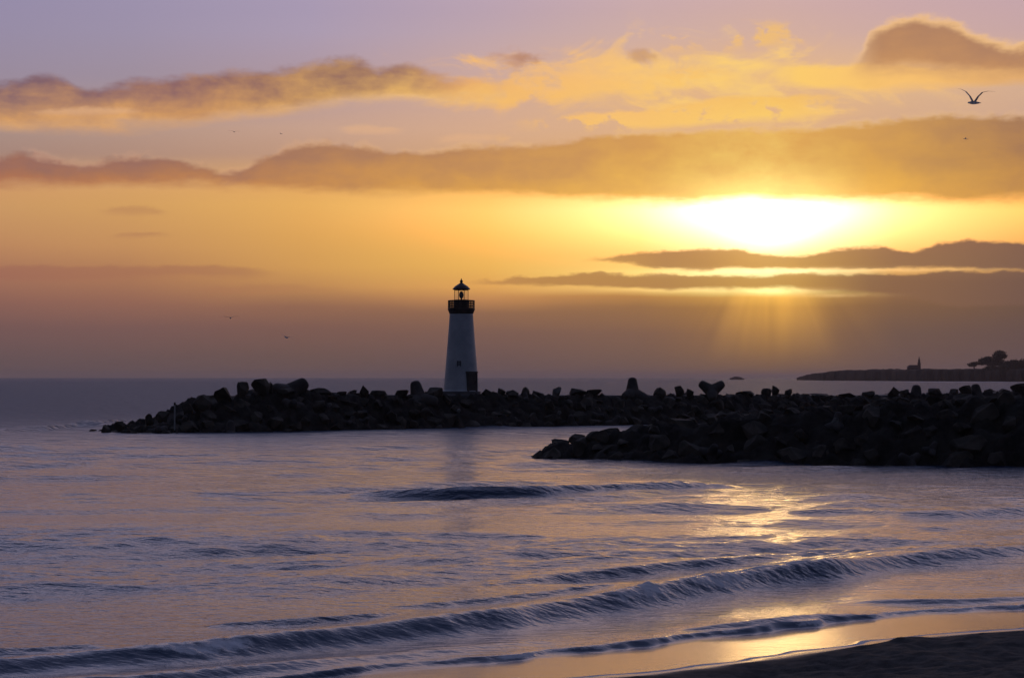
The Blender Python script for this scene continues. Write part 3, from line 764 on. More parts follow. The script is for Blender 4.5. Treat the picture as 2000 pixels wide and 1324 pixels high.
# ---- rocks that stand out on the skyline of the far jetty: (px, top py, width px, kind, label, options)
LH_PX = 901
SKY = [
 (206, 827, 24, 'b', 'low rock farthest out to sea at the left tip of the far jetty', {}),
 (233, 820, 24, 'b', 'rounded rock second from the left tip of the far jetty', {}),
 (258, 826, 26, 'b', 'low flat rock between the tip boulders of the far jetty', {'flat': .6}),
 (292, 807, 17, 'b', 'small upright rock standing alone left of the marker pole', {'tall': 1.5}),
 (322, 800, 30, 'b', 'blocky boulder just left of the marker pole', {}),
 (363, 785, 24, 'b', 'boulder just right of the marker pole', {}),
 (395, 768, 42, 'b', 'broad rounded boulder on the step right of the marker pole', {}),
 (437, 754, 40, 'b', 'broad dark boulder where the left mound of the far jetty levels out', {}),
 (474, 745, 24, 'b', 'pointed boulder left of the peak on the left mound', {'tall': 1.2}),
 (508, 739, 36, 'b', 'peaked boulder forming the top of the left mound', {'tall': 1.2}),
 (528, 745, 9, 'b', 'thin upright stone between the peak and the leaning tetrapod', {'tall': 2.6}),
 (590, 737, 30, 't', 'tetrapod raising a thick rounded limb to the right on the left mound', {'lean': 56, 'k': 0.86}),
 (556, 754, 40, 'b', 'boulder in the dip just left of the leaning tetrapod', {}),
 (626, 755, 48, 'b', 'flat slab just right of the leaning tetrapod', {'flat': .55}),
 (668, 762, 22, 'b', 'small low boulder right of the flat slab', {}),
 (690, 759, 18, 'b', 'small boulder left of the square block', {}),
 (711, 752, 18, 'b', 'square upright block halfway from the slab to the lighthouse', {'tall': 1.3, 'box': 1}),
 (739, 760, 34, 'b', 'low wide boulder right of the square block', {'flat': .7}),
 (786, 759, 28, 'b', 'sloping boulder just left of the dark leaning stub', {'flat': .8}),
 (811, 742, 22, 't', 'tetrapod with a stubby limb leaning left, left of the lighthouse', {'lean': -14}),
 (848, 754, 40, 'b', 'low peaked boulder touching the left foot of the lighthouse', {'flat': .8}),
 (951, 757, 26, 'b', 'first boulder right of the lighthouse on the jetty crest', {}),
 (980, 756, 17, 'b', 'second boulder right of the lighthouse on the jetty crest', {}),
 (1001, 759, 26, 'b', 'third boulder right of the lighthouse on the jetty crest', {'flat': .8}),
 (1026, 755, 16, 'b', 'fourth boulder right of the lighthouse on the jetty crest, upright', {'tall': 1.2}),
 (1048, 761, 18, 'b', 'fifth and lowest boulder right of the lighthouse on the jetty crest', {}),
 (1089, 755, 18, 'b', 'grey square block standing alone right of the lighthouse', {'tall': 1.2, 'box': 1, 'pale': 1}),
 (1130, 756, 36, 'b', 'rounded boulder right of the lone grey block', {}),
 (1160, 758, 34, 'b', 'low boulder left of the upright-limbed tetrapod', {'flat': .7}),
 (1235, 737, 18, 't', 'tetrapod with one limb standing straight up, right of the lighthouse', {'lean': 0}),
 (1288, 754, 26, 'b', 'first boulder right of the upright-limbed tetrapod', {}),
 (1323, 751, 22, 'b', 'second boulder right of the upright-limbed tetrapod', {}),
 (1348, 757, 16, 'b', 'small round boulder just left of the two-horned tetrapod', {}),
 (1366, 742, 24, 't2', 'tetrapod with two raised limbs like horns on the jetty crest', {}),
 (1455, 761, 36, 'b', 'low boulder right of the two-horned tetrapod', {'flat': .7}),
 (1497, 756, 22, 'b', 'left one of three knobs below the distant headland tip', {}),
 (1515, 753, 15, 'b', 'middle one of three knobs below the distant headland tip', {'tall': 1.2}),
 (1541, 757, 16, 'b', 'right one of three knobs below the distant headland tip', {}),
 (1600, 766, 40, 'b', 'low flat boulder below the seaward slope of the headland', {'flat': .6}),
 (1655, 765, 40, 'b', 'low wide boulder on the long flat stretch of crest', {'flat': .6}),
 (1698, 761, 28, 'b', 'low boulder at the right end of the flat stretch of crest', {}),
 (1745, 755, 20, 'b', 'round knob on the crest left of below the distant chapel', {'tall': 1.2}),
 (1768, 758, 18, 'b', 'low knob on the crest right below the distant chapel', {}),
 (1790, 751, 18, 't', 'stubby tetrapod limb upright below the distant spire', {'lean': 5}),
 (1826, 756, 32, 'b', 'sloping boulder right of the stub below the spire', {}),
 (1862, 757, 22, 'b', 'round boulder left of the twin blocks under the trees', {}),
 (1886, 752, 24, 'b', 'left one of the twin blocks under the headland trees', {'tall': 1.1}),
 (1906, 749, 18, 't', 'right one of the twin blocks under the headland trees', {'lean': -6}),
 (1931, 757, 18, 'b', 'round boulder right of the twin blocks under the trees', {}),
 (1960, 757, 30, 'b', 'flat boulder next to the last one on the right', {'flat': .8}),
 (1992, 748, 34, 'b', 'tall boulder at the right edge of the far jetty', {'tall': 1.1}),
]
GS = 'rocks on the skyline of the far jetty'
for px, py, w, kind, lab, op in SKY:
    if kind == 'b' and 'tall' not in op: py, w = py + 2, w * 0.92
    c = random.uniform(-3.4, -2.7) if px < 600 or px > 940 else random.uniform(-3.2, -2.8)
    if px < 330: c = -1.0
    a, ztop = zpx(px, py, c)
    v = FAR.p + FAR.d * a + FAR.n * c
    m = v.y / F                                  # metres per photo pixel there
    wid = w * m
    if kind == 'b':
        base = FAR.z(a, c) - 0.25
        hgt = max(ztop - base, 0.5)
        sx = wid / 1.05
        k = op.get('box')
        ms = (PALE[1] if op.get('pale') else BOULDERS[4 if k else random.randrange(12)])
        dims = ms.vertices
        zs = [q.co.z for q in dims]; xs = [q.co.x for q in dims]; ysv = [q.co.y for q in dims]
        sz = hgt / (max(zs) - min(zs)); sx = wid / (max(xs) - min(xs)); sy = max(wid * random.uniform(.9, 1.2), 1.0) / (max(ysv) - min(ysv))
        ang = random.choice((0, math.pi)) + math.atan2(FAR.d.y, FAR.d.x) * 0.3
        o = link(bpy.data.objects.new('boulder', ms))
        o.scale = (sx, sy, sz); o.location = (v.x, v.y, ztop - max(zs) * sz)
        o.rotation_euler = (0, 0, ang if abs(ang) > .1 else 0.1)
        tag(o, lab, 'boulder', GS)
    else:
        sz = wid / 0.56 * op.get('k', 0.98)
        if kind == 't2': sz = 1.85
        o = link(bpy.data.objects.new('tetrapod', TETRA))
        o.scale = (sz, sz, sz)
        if kind == 't2':                         # two limbs up like horns, in the plane facing the beach
            v2 = v + Vector((24 * m, 0, 0))
            rot = Matrix.Rotation(R(90), 4, 'X') @ Matrix.Rotation(R(0), 4, 'Z')
            # limbs 0 and 1 up-left and up-right
            d0, d1 = Vector((0, 0, 1)), Vector((math.sin(R(109.5)), 0, math.cos(R(109.5))))
            up = (d0 + d1).normalized(); side = (d1 - d0).normalized(); fw = up.cross(side)
            Mx = Matrix((side, fw, up))           # local -> frame (side, fw, up)
            q = Mx.to_4x4()
            o.matrix_world = Matrix.Translation((v2.x, v2.y, ztop - sz * 0.76)) @ q @ Matrix.Scale(sz, 4)
        else:
            o.rotation_euler = Euler((R(-8), R(op['lean']), R(random.uniform(-10, 10))))
            o.location = (v.x - math.sin(R(op['lean'])) * sz * 0.75, v.y, ztop - sz * (1.0 * math.cos(R(op['lean'])) + 0.2 * abs(math.sin(R(op['lean'])))))
        tag(o, lab, 'tetrapod', GS)

# ---- the boulders of the faces
def scatter(J, a0, a1, c0, c1, n, smin, smax, label, group, keep=None, tet=0.0, tlabel=None, tgroup=None, pale=()):
    pts = []; tries = 0
    while len(pts) < n and tries < 20000:
        tries += 1
        a = random.uniform(a0, a1); c = random.uniform(c0, c1); s = random.uniform(smin, smax)
        if J.z(a, c) < -0.5: continue
        if keep and not keep(a, c): continue
        if any((a - q[0]) ** 2 + ((c - q[1]) * 1.25) ** 2 < (0.42 * (s + q[2])) ** 2 for q in pts): continue
        pts.append((a, c, s))
    for i, (a, c, s) in enumerate(pts):
        p = J.pt(a, c)
        if random.random() < tet and not (J is NEAR and (a < NEAR.a_at_px(1330) or c > -3)):
            p.z -= 0.1
            tetrapod(p, s * 0.62, tlabel, tgroup)
        else:
            p.z += -0.10 * s
            boulder(p, s, label, group)

def visible_far(a, c):                           # not hidden behind the near jetty
    v = FAR.pt(a, c); px = 1000 + v.x / v.y * F; py = HY + (CZ - v.z) / v.y * F
    if px > 2080: return False
    if px < 1180: return True
    return py < np.interp(px, [1180, 1400, 1700, 2000], [832, 815, 796, 782])
scatter(FAR, FAR.a_at_px(205), FAR.a_at_px(2080), -10.2, -4.0, 145, 1.2, 2.3,
        'dark boulder packed into the shadowed near face of the far jetty', 'boulders in the face of the far jetty', visible_far,
        0.13, 'dark tetrapod half buried among boulders in the far jetty face', 'tetrapods in the face of the far jetty')
def crest_gap(a, c):                             # leaves the walkway open at the lighthouse
    v = FAR.pt(a, c); px = 1000 + v.x / v.y * F
    return not 855 < px < 945
scatter(FAR, FAR.a_at_px(360), FAR.a_at_px(2060), -3.5, -2.7, 60, 0.7, 1.2,
        'small dark filler rock wedged between the skyline boulders of the far jetty', 'small rocks along the far jetty crest', crest_gap)
scatter(NEAR, NEAR.a_at_px(1062), NEAR.a_at_px(2080), -8.4, 1.6, 90, 1.0, 1.9,
        'dark boulder packed into the face of the nearer jetty', 'boulders in the face of the near jetty', None,
        0.13, 'dark tetrapod half buried among boulders of the nearer jetty', 'tetrapods in the face of the near jetty')

# outline of the near jetty's tip
for px, py, w, lab, dc in [(1042, 887, 18, 'lowest rock at the left tip of the nearer jetty, nearly awash', -3),
                       (1070, 870, 24, 'pointed rock second from the tip of the nearer jetty', -2),
                       (1094, 857, 34, 'blocky boulder third from the tip of the nearer jetty', -1.5),
                       (1132, 847, 30, 'peaked boulder fourth from the tip of the nearer jetty', -1.5),
                       (1163, 841, 38, 'broad boulder fifth from the tip of the nearer jetty', -1)]:
    a = NEAR.a_at_px(px, dc); v = NEAR.p + NEAR.d * a + NEAR.n * dc
    m = v.y / F; zt = CZ + (HY - py) * m; ms = random.choice(BOULDERS)
    zs = [q.co.z for q in ms.vertices]; xs = [q.co.x for q in ms.vertices]
    hgt = max(0.7, zt - NEAR.z(a, dc) + 0.3); sx = w * m / (max(xs) - min(xs)) * 1.1; sz = hgt / (max(zs) - min(zs))
    o = link(bpy.data.objects.new('boulder', ms)); o.scale = (sx, sx, sz)
    o.location = (v.x, v.y, zt - max(zs) * sz); o.rotation_euler = (0, 0.05, 0.12)
    tag(o, lab, 'boulder', 'rocks at the tip of the near jetty')

# pale stained rocks in the dark faces
for px, py, lab in [(646, 797, 'pale stained rock in the face of the left mound'), (897, 808, 'pale stained rock in the jetty face straight below the lighthouse'),
                    (1092, 812, 'pale stained rock in the jetty face below the lone grey block'), (1312, 785, 'pale stained rock below the crest left of the two-horned tetrapod'),
                    (1625, 832, 'pale stained rock in the face of the nearer jetty')]:
    J = NEAR if px > 1600 else FAR
    best = None
    for c in np.linspace(-J.hb, -J.ht, 60):
        a = J.a_at_px(px, c); v = J.pt(a, c)
        e = abs(HY + (CZ - v.z) / v.y * F - py)
        if best is None or e < best[0]: best = (e, v)
    v = best[1]; boulder((v.x, v.y - 1.2, v.z + 0.35), 0.62, lab, 'pale stained rocks', mesh=random.choice(PALE))

# ------------------------------------------------------------------ lathe helper
def lathe(bm, prof, seg=48, cx=0, cy=0, cap=True):
    rings = []
    for r, z in prof:
        rings.append([bm.verts.new((cx + r * math.cos(2 * math.pi * j / seg), cy + r * math.sin(2 * math.pi * j / seg), z)) for j in range(seg)])
    for a, b in zip(rings, rings[1:]):
        for j in range(seg): bm.faces.new((a[j], a[(j + 1) % seg], b[(j + 1) % seg], b[j]))
    if cap:
        bm.faces.new(list(reversed(rings[0]))); bm.faces.new(rings[-1])
    return bm

def box(bm, x0, x1, y0, y1, z0, z1, mat=None):
    r = bmesh.ops.create_cube(bm, size=1)
    M = Matrix.Translation(((x0 + x1) / 2, (y0 + y1) / 2, (z0 + z1) / 2)) @ Matrix.Diagonal((x1 - x0, y1 - y0, z1 - z0, 1))
    if mat: M = mat @ M
    bmesh.ops.transform(bm, matrix=M, verts=r['verts'])

def bar(bm, a, b, r, seg=8):
    a, b = Vector(a), Vector(b); d = b - a
    M = Matrix.Translation((a + b) / 2) @ d.to_track_quat('Z', 'Y').to_matrix().to_4x4()
    bmesh.ops.create_cone(bm, cap_ends=True, segments=seg, radius1=r, radius2=r, depth=d.length, matrix=M)

def ring(bm, R_, r, z, seg=48):
    pr = []
    for i in range(6):
        a = 2 * math.pi * i / 6
        pr.append((R_ + r * math.cos(a), z + r * math.sin(a)))
    rows = [[bm.verts.new((p[0] * math.cos(2 * math.pi * j / seg), p[0] * math.sin(2 * math.pi * j / seg), p[1])) for j in range(seg)] for p in pr]
    for i in range(6):
        a, b = rows[i], rows[(i + 1) % 6]
        for j in range(seg): bm.faces.new((a[j], a[(j + 1) % seg], b[(j + 1) % seg], b[j]))

# ------------------------------------------------------------------ lighthouse
def lighthouse():
    a = FAR.a_at_px(LH_PX, 0.3); v = FAR.p + FAR.d * a + FAR.n * 0.3
    D = v.y; m = D / F
    zb = CZ + (HY - 766) * m
    root = empty('lighthouse', (v.x, v.y, zb))
    tag(root, 'white tapering lighthouse tower with dark gallery and lantern on the far jetty', 'lighthouse')
    Z = lambda py: (766 - py) * m
    rr = lambda w: w * m / 2
    bm = bmesh.new()
    lathe(bm, [(rr(72), -0.3), (rr(72), Z(763)), (rr(70), Z(762.5)), (rr(69), Z(760)), (rr(63), Z(725)), (rr(57), Z(690)), (rr(51.5), Z(655)), (rr(47.5), Z(628)), (rr(46), Z(616)), (rr(46.5), Z(613.5))], 64)
    tower = mesh_obj('tower', bm, M_WHITE, root, True)
    bm = bmesh.new()
    lathe(bm, [(rr(76), -0.6), (rr(76), Z(764.6)), (rr(75), Z(764))], 64)
    mesh_obj('plinth', bm, M_WALK, root)
    bm = bmesh.new()
    lathe(bm, [(rr(45), Z(614)), (rr(47), Z(612)), (rr(50), Z(608.5)), (rr(53), Z(605)), (rr(53), Z(602.5)), (rr(30), Z(602.5))], 64)
    mesh_obj('gallery', bm, M_COPPER, root)
    bm = bmesh.new()
    lathe(bm, [(rr(31), Z(603)), (rr(31), Z(589)), (rr(33), Z(588.5)), (rr(33), Z(586.5)), (rr(24), Z(586.5))], 32)
    mesh_obj('watch_room', bm, M_COPPER, root)
    bm = bmesh.new()
    for zz in (602, 597.5, 592.5, 587.3): ring(bm, rr(51), 0.035 if zz != 587.3 else 0.05, Z(zz))
    for j in range(48):
        t = 2 * math.pi * j / 48
        x, y = rr(51) * math.cos(t), rr(51) * math.sin(t)
        bar(bm, (x, y, Z(603)), (x, y, Z(587)), 0.045 if j % 6 == 0 else 0.026, 6)
    mesh_obj('railing', bm, M_COPPER, root)
    # lantern
    bm = bmesh.new(); n = 8
    pts = [(rr(29) * math.cos(2 * math.pi * (j + .5) / n), rr(29) * math.sin(2 * math.pi * (j + .5) / n)) for j in range(n)]
    for j in range(n):
        p, q = pts[j], pts[(j + 1) % n]
        vs = [bm.verts.new((*p, Z(585))), bm.verts.new((*q, Z(585))), bm.verts.new((*q, Z(566.5))), bm.verts.new((*p, Z(566.5)))]
        bm.faces.new(vs)
    bmesh.ops.remove_doubles(bm, verts=bm.verts, dist=1e-4)
    gl = mesh_obj('lantern_glass', bm, M_GLASS, root)
    bm = bmesh.new()
    for p in pts: bar(bm, (*p, Z(586.5)), (*p, Z(566)), 0.022, 6)
    for zz in (586, 566.3):
        for j in range(n): bar(bm, (*pts[j], Z(zz)), (*pts[(j + 1) % n], Z(zz)), 0.035, 6)
    mesh_obj('glazing_bar', bm, M_COPPER, gl)
    bm = bmesh.new()
    lathe(bm, [(rr(3), Z(586.4)), (rr(3), Z(583)), (rr(7), Z(581)), (rr(9), Z(577)), (rr(8.5), Z(573)), (rr(5), Z(570)), (rr(2), Z(569))], 20)
    mesh_obj('lens', bm, M_LENS, root, True)
    bm = bmesh.new()
    lathe(bm, [(rr(33), Z(565.8)), (rr(35), Z(565)), (rr(34), Z(563.8)), (rr(25), Z(559)), (rr(14), Z(555.5)), (rr(6), Z(552.8)), (rr(4), Z(551.5))], 32)
    roof = mesh_obj('roof', bm, M_ROOF, root)
    bm = bmesh.new()
    lathe(bm, [(rr(4), Z(552)), (rr(6), Z(550.5)), (rr(5.5), Z(548)), (rr(3), Z(547)), (rr(1.6), Z(545.5)), (rr(1.2), Z(543.5))], 14)
    mesh_obj('finial', bm, M_ROOF, roof, True)
    # window and doorway, each turned to face outwards
    def facing(ang, py):                        # frame on the wall: x along, y outwards
        w = np.interp(py, [613, 628, 655, 690, 725, 760], [46, 47.5, 51.5, 57, 63, 69])
        return Matrix.Rotation(ang, 4, 'Z') @ Matrix.Translation((rr(w), 0, 0)), rr(w)
    ang = R(-90 - 7)
    Mw, _ = facing(ang, 711)
    bm = bmesh.new(); box(bm, -0.25, 0.015, -0.24, 0.24, Z(717), Z(705), Mw)
    win = mesh_obj('window', bm, M_WIN, root)
    bm = bmesh.new()
    for y0, y1, z0, z1 in ((-.32, -.24, Z(718.4), Z(703.6)), (.24, .32, Z(718.4), Z(703.6)), (-.24, .24, Z(705), Z(703.6)), (-.24, .24, Z(718.4), Z(717)), (-.02, .02, Z(717), Z(705))):
        box(bm, -0.25, 0.05, y0, y1, z0, z1, Mw)
    mesh_obj('frame', bm, M_WHITE, win)
    ang = R(-90 + 40)
    Md, _ = facing(ang, 760)
    bm = bmesh.new()
    box(bm, -0.8, 0.03, -0.55, 0.55, Z(764), Z(731), Md)
    door = mesh_obj('door', bm, M_DOOR, root)
    bm = bmesh.new()
    for y0, y1, z0, z1 in ((-.7, -.56, Z(764), Z(728.5)), (.56, .7, Z(764), Z(728.5)), (-.55, .55, Z(730.9), Z(728.5))):
        box(bm, -0.9, 0.07, y0, y1, z0, z1, Md)
    box(bm, -0.6, 0.10, -.74, .74, Z(728.4), Z(725.5), Md)
    mesh_obj('frame', bm, M_DOOR, door)
    bm = bmesh.new(); box(bm, 0.03, 0.10, 0.34, 0.40, Z(750), Z(744), Md)
    mesh_obj('handle', bm, M_COPPER, door)
lighthouse()

# pale marker pole near the jetty's head
def marker():
    c = -4.5; a = FAR.a_at_px(346, c); v = FAR.pt(a, c); m = v.y / F
    zt = CZ + (HY - 785) * m; zb = CZ + (HY - 824) * m
    root = empty('marker_pole', (v.x, v.y - 1.4, zb))
    tag(root, 'thin pale pole with a dark top standing on the rocks at the left mound', 'pole')
    bm = bmesh.new(); bar(bm, (0, 0, -0.8), (0, 0, (zt - zb) * 0.86), 0.06, 10)
    mesh_obj('pole', bm, M_POLE, root, False)
    bm = bmesh.new(); lathe(bm, [(0.10, (zt - zb) * 0.86), (0.12, (zt - zb) * 0.92), (0.07, zt - zb)], 12)
    mesh_obj('cap', bm, M_COPPER, root)
marker()

# ------------------------------------------------------------------ far headland with chapel-like lighthouse and trees
def coast_d(px):                                 # how far the shore of the headland lies in that direction
    return float(np.interp(px, [1540, 1600, 1800, 2000, 2600], [4300, 3700, 3000, 2700, 2500]))
def land_top(px):
    return float(np.interp(px, [1556, 1565, 1578, 1600, 1640, 1700, 1780, 1850, 1920, 2000, 2100, 2600], [738, 735, 731.5, 728, 723.5, 722, 721.5, 721, 720.5, 719, 717, 714]))
def headland():
    pxs = np.concatenate([np.linspace(1556, 2060, 220), np.linspace(2066, 2900, 40)])
    rows = [(0, -0.15), (3, 0.12), (8, 0.5), (14, 0.8), (24, 0.95), (45, 1.0), (90, 1.0), (200, 0.97), (420, 0.9), (700, 0.7), (1000, -0.2)]
    co = []
    for off, k in rows:
        for px in pxs:
            d = coast_d(px)
            hz = max(1.0, (HY - land_top(px)) / F * (d + 45) + CZ)
            dd = d + off * (0.15 + 0.85 * min(1, (px - 1556) / 120)) - 7 * math.sin(px * 0.31) * (off < 20) - 4 * math.sin(px * 0.93 + 1)
            z = hz * k if k > 0 else -3.0
            co.append([(px - 1000) / F * dd, dd, z])
    co = np.array(co)
    n = sample(SOFT, co[:, 0] * 0.11, co[:, 1] * 0.11) + 0.5 * sample(SOFT, co[:, 0] * 0.4, co[:, 1] * 0.3)
    co[:, 2] += np.where(co[:, 2] > 3, n * 0.55, n * 0.15)
    nr, nc = len(rows), len(pxs); idx = np.arange(nr * nc).reshape(nr, nc)
    q4 = np.stack([idx[:-1, :-1], idx[:-1, 1:], idx[1:, 1:], idx[1:, :-1]], -1).reshape(-1, 4)
    me = bpy.data.meshes.new('headland'); grid_mesh(me, co.astype(np.float32), q4)
    me.materials.append(M_LAND)
    tag(link(bpy.data.objects.new('headland', me)), 'low dark headland on the right horizon', None, None, 'structure')
headland()

def ground_on_land(px): return coast_d(px) + 60, (HY - land_top(px)) / F * (coast_d(px) + 45) + CZ

def chapel():
    px = 1783; d, z = ground_on_land(px); m = d / F
    root = empty('brick_lighthouse', ((px - 1000) * m, d, z - 0.6))
    tag(root, 'tiny distant chapel-like building with a gabled roof and slim spired tower on the headland', 'building')
    W = 21 * m; H1 = 5.5 * m; H2 = 9.5 * m
    bm = bmesh.new(); box(bm, -W / 2, W / 2, -5, 5, 0, H1)
    wall = mesh_obj('wall', bm, M_BRICK, root)
    bm = bmesh.new()
    o = 0.6
    vs = [bm.verts.new(p) for p in ((-W/2-o, -5-o, H1-.2), (W/2+o, -5-o, H1-.2), (W/2+o, 5+o, H1-.2), (-W/2-o, 5+o, H1-.2), (-W/2+2.5, 0, H2), (W/2+o, 0, H2))]
    for f in ((0,1,5,4), (2,3,4,5), (1,2,5), (3,0,4), (3,2,1,0)): bm.faces.new([vs[i] for i in f])
    mesh_obj('roof', bm, M_TILE, root)
    for k in range(3):
        bm = bmesh.new(); x = -W / 2 + W * (k + .6) / 3.6; box(bm, x - 0.9, x + 0.9, -5.08, -4.9, H1 * .3, H1 * .75)
        mesh_obj('window', bm, M_WIN, root)
    tx = W / 2 + 1.6 * m
    bm = bmesh.new(); box(bm, tx - 2.6 * m, tx + 2.6 * m, -2.6 * m, 2.6 * m, 0, 13.5 * m)
    tw = mesh_obj('tower', bm, M_BRICK, root)
    bm = bmesh.new(); lathe(bm, [(3.1 * m, 13.5 * m), (3.1 * m, 14.1 * m), (2.2 * m, 14.2 * m), (2.2 * m, 18 * m)], 10, tx)
    ln = mesh_obj('lantern', bm, M_COPPER, tw)
    bm = bmesh.new(); lathe(bm, [(2.6 * m, 18 * m), (1.7 * m, 20 * m), (0.9 * m, 22 * m), (0.6 * m, 25.5 * m)], 10, tx)
    mesh_obj('spire', bm, M_TILE, tw)
chapel()

def tree(px, ctop, clumps, label, lean=0.0):
    """clumps: (px, py, rx, ry) of crown masses"""
    d, z = ground_on_land(px); m = d / F
    root = empty('cypress_tree', ((px - 1000) * m, d, z - 1.0))
    tag(root, label, 'tree', 'cypress trees on the headland')
    bm = bmesh.new()
    cz = lambda py: (HY - py) * m + CZ - (z - 1.0)
    cxm = lambda p: (p - px) * m
    main = clumps[0]
    bar(bm, (0, 0, -0.5), (cxm(main[0]) * .5, 0, cz(main[1]) * .5), 0.9, 7)
    for c in clumps:
        bar(bm, (cxm(main[0]) * .45, 0, cz(main[1]) * .45), (cxm(c[0]), random.uniform(-2, 2), cz(c[1])), 0.5, 6)
    mesh_obj('trunk', bm, M_BARK, root)
    bm = bmesh.new()
    for cx, cy, rx, ry in clumps:
        rx, ry = rx * 1.4, ry * 1.5
        n = int(90 + rx * ry * 4)
        for _ in range(n):
            while True:
                p = Vector((random.uniform(-1, 1), random.uniform(-1, 1), random.uniform(-1, 1)))
                if p.length < 1: break
            p = p * (0.75 + 0.3 * random.random())
            q = Vector((cxm(cx) + p.x * rx * m, p.y * rx * m, cz(cy) + p.z * ry * m))
            s = random.uniform(0.7, 1.7)
            M = Matrix.Translation(q) @ Euler((random.uniform(0, 6), random.uniform(0, 6), random.uniform(0, 6))).to_matrix().to_4x4() @ Matrix.Diagonal((s, s * .6, 1, 1))
            vs = [bm.verts.new(M @ Vector(c)) for c in ((-1, -.3, 0), (0, -.6, .15), (1, -.1, 0), (.4, .6, -.1), (-.6, .5, .1))]
            bm.faces.new(vs)
    mesh_obj('crown', bm, M_LEAF, root)
tree(1904, 708, [(1900, 712, 8, 3.5), (1906, 710, 5, 2.5)], 'smallest cypress at the left of the headland grove')
tree(1932, 697, [(1926, 705, 12, 6), (1918, 708, 7, 4), (1938, 709, 10, 6), (1930, 700, 7, 3)], 'broad cypress just left of the tallest tree on the headland')
tree(1954, 685, [(1953, 692, 10, 6), (1948, 697, 8, 5), (1960, 696, 6, 3.5), (1951, 707, 9, 6)], 'tallest flat-topped cypress on the headland')
tree(1976, 705, [(1976, 710, 12, 5), (1968, 713, 9, 5), (1986, 709, 9, 5)], 'low wide cypress right of the tallest tree on the headland')
tree(1990, 714, [(1962, 718, 14, 4), (1985, 717, 14, 5), (2005, 716, 14, 6), (1935, 719, 12, 3)], 'low scrubby cypress growing along the foot of the headland grove')
tree(2004, 700, [(2004, 710, 12, 7), (1994, 713, 8, 5), (2014, 708, 10, 7)], 'dense cypress cut by the right edge of the picture')

# low rock on the horizon left of the headland
def islet():
    d = 5200; px = 1440; m = d / F
    bm = bmesh.new()
    bmesh.ops.create_icosphere(bm, subdivisions=3, radius=1)
    from mathutils import noise
    for v in bm.verts:
        v.co *= 1 + 0.3 * noise.noise(v.co * 2.5)
        v.co = Vector((v.co.x * 14 * m, v.co.y * 16, v.co.z * 7.2))
    o = mesh_obj('sea_rock', bm, M_LAND); o.location = ((px - 1000) * m, d, 0)
    tag(o, 'low flat rock on the horizon left of the headland', 'rock')
islet()

# ------------------------------------------------------------------ gulls
def gull(px, py, d, span, up_l, up_r, yaw, bank, label):
    bm = bmesh.new()
    # body: lathe along local y (beak forward), then wings grown from its sides
    prof = [(-.48, .010), (-.42, .035), (-.28, .05), (-.1, .075), (.08, .085), (.2, .07), (.27, .05), (.32, .05), (.36, .04), (.39, .015), (.43, .006)]
    seg = 10; rings = []
    for y, r in prof:
        fl = 0.45 if y < -.3 else 1
        wd = 2.0 if y < -.4 else 1.0
        r *= 0.62; rings.append([bm.verts.new((r * wd * math.cos(2 * math.pi * j / seg), y, r * fl * math.sin(2 * math.pi * j / seg))) for j in range(seg)])
    for a, b in zip(rings, rings[1:]):
        for j in range(seg): bm.faces.new((a[j], b[j], b[(j + 1) % seg], a[(j + 1) % seg]))
    bm.faces.new(rings[0]); bm.faces.new(list(reversed(rings[-1])))
    for sgn, up in ((1, up_l), (-1, up_r)):
        st = [(0.05, .10, -.08, 0), (0.22, .10, -.03, .22), (0.45, .12, .01, .40), (0.7, .07, -.01, .46), (0.9, .0, -.04, .47), (1.0, -.07, -.09, .46)]
        prev = None
        for f, le, te, hz in st:
            x = sgn * f * 0.62; zz = 0.03 + up * (hz if up > 0 else hz)
            th = 0.010 * (1.05 - f)
            cur = [bm.verts.new((x, le, zz)), bm.verts.new((x, (le + te) / 2, zz + th)), bm.verts.new((x, te, zz - .004)), bm.verts.new((x, (le + te) / 2, zz - th * .4))]
            if prev:
                for i in range(4): bm.faces.new((prev[i], cur[i], cur[(i + 1) % 4], prev[(i + 1) % 4]))
            else: bm.faces.new(cur)
            prev = cur
        bm.faces.new(list(reversed(prev)))
    bmesh.ops.recalc_face_normals(bm, faces=bm.faces)
    o = mesh_obj('gull', bm, M_GULL, None, True)
    s = span / 1.3
    o.scale = (s, s, s); o.location = sky_pt(px, py, d)
    o.rotation_euler = Euler((R(8), R(bank), R(yaw)))
    tag(o, label, 'gull', 'gulls in flight')
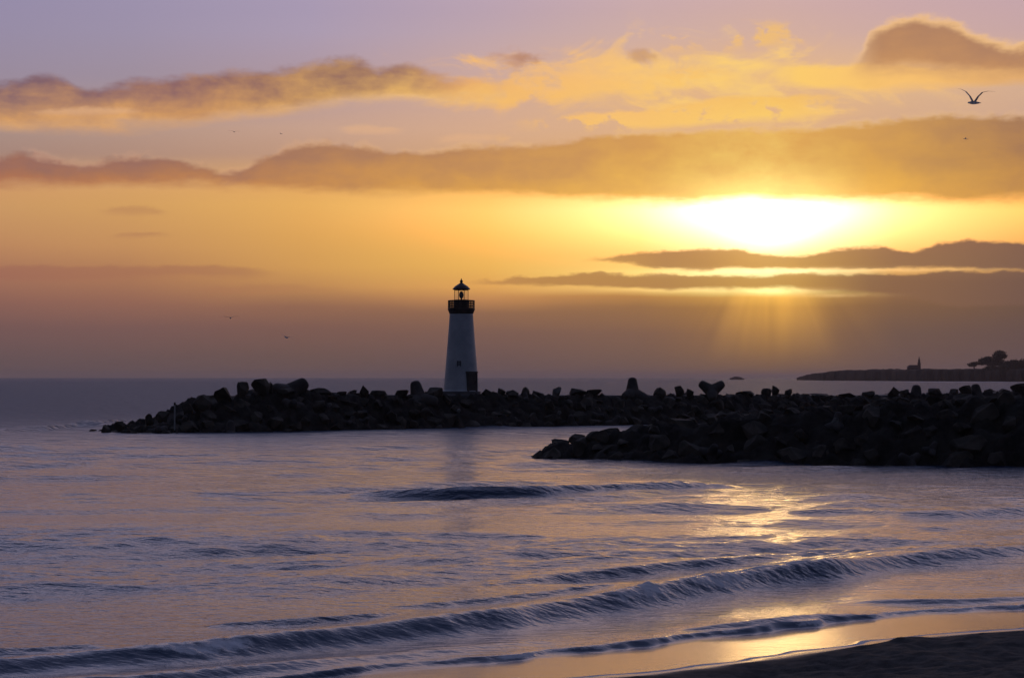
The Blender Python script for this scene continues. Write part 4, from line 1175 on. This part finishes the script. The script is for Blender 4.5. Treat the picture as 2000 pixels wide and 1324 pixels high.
gull(1904, 200, 84, 1.75, 0.8, 0.72, 14, 4, 'large gull flying with wings raised in a V at the upper right')
gull(1888, 271, 330, 1.3, 0.4, 0.4, 80, 0, 'tiny dark gull below the large one at the upper right')
gull(456, 257, 260, 1.7, 0.15, 0.1, 12, 4, 'tiny gull with level wings at the upper left, left one of a pair')
gull(548, 261, 420, 1.2, 0.5, 0.2, 55, 20, 'tiny gull at the upper left, right one of a pair')
gull(450, 621, 200, 1.7, 0.2, 0.15, 5, 0, 'gull with level wings gliding low at the left')
gull(559, 659, 175, 1.7, 0.3, 0.1, 25, 24, 'gull banking low above the left mound of the far jetty')

# ------------------------------------------------------------------ sea air
def haze():
    bm = bmesh.new(); box(bm, -80000, 80000, -300, 60000, -6, 75)
    m = bpy.data.materials.new('sea_haze'); m.use_nodes = True
    nt = NT(m.node_tree); nt.n.remove(nt.n['Principled BSDF'])
    v = nt.n.new('ShaderNodeVolumePrincipled')
    v.inputs['Color'].default_value = (1.0, 0.80, 0.68, 1)
    v.inputs['Density'].default_value = 0.000045
    v.inputs['Anisotropy'].default_value = 0.3
    nt.l.new(v.outputs[0], nt.n['Material Output'].inputs['Volume'])
    o = mesh_obj('haze', bm, m)
    tag(o, 'thin warm sea haze', None, None, 'stuff')
haze()

# ------------------------------------------------------------------ camera and render settings
cam = bpy.data.cameras.new('camera'); co = link(bpy.data.objects.new('camera', cam))
cam.sensor_width = 36; cam.lens = 36 * F / 2000
co.location = (0, 0, CZ)
co.rotation_euler = (R(90) + math.atan((HY - 662) / F), 0, 0)
cam.clip_start = 0.1; cam.clip_end = 200000
SC.camera = co
vs = SC.view_settings
vs.view_transform = 'Standard'; vs.look = 'None'; vs.exposure = 0; vs.gamma = 1; vs.use_curve_mapping = False
SC.cycles.max_bounces = 5; SC.cycles.volume_bounces = 1; SC.cycles.transparent_max_bounces = 12
SC.cycles.caustics_reflective = False; SC.cycles.caustics_refractive = False
SC.cycles.sample_clamp_indirect = 6
SC.cycles.use_denoising = True
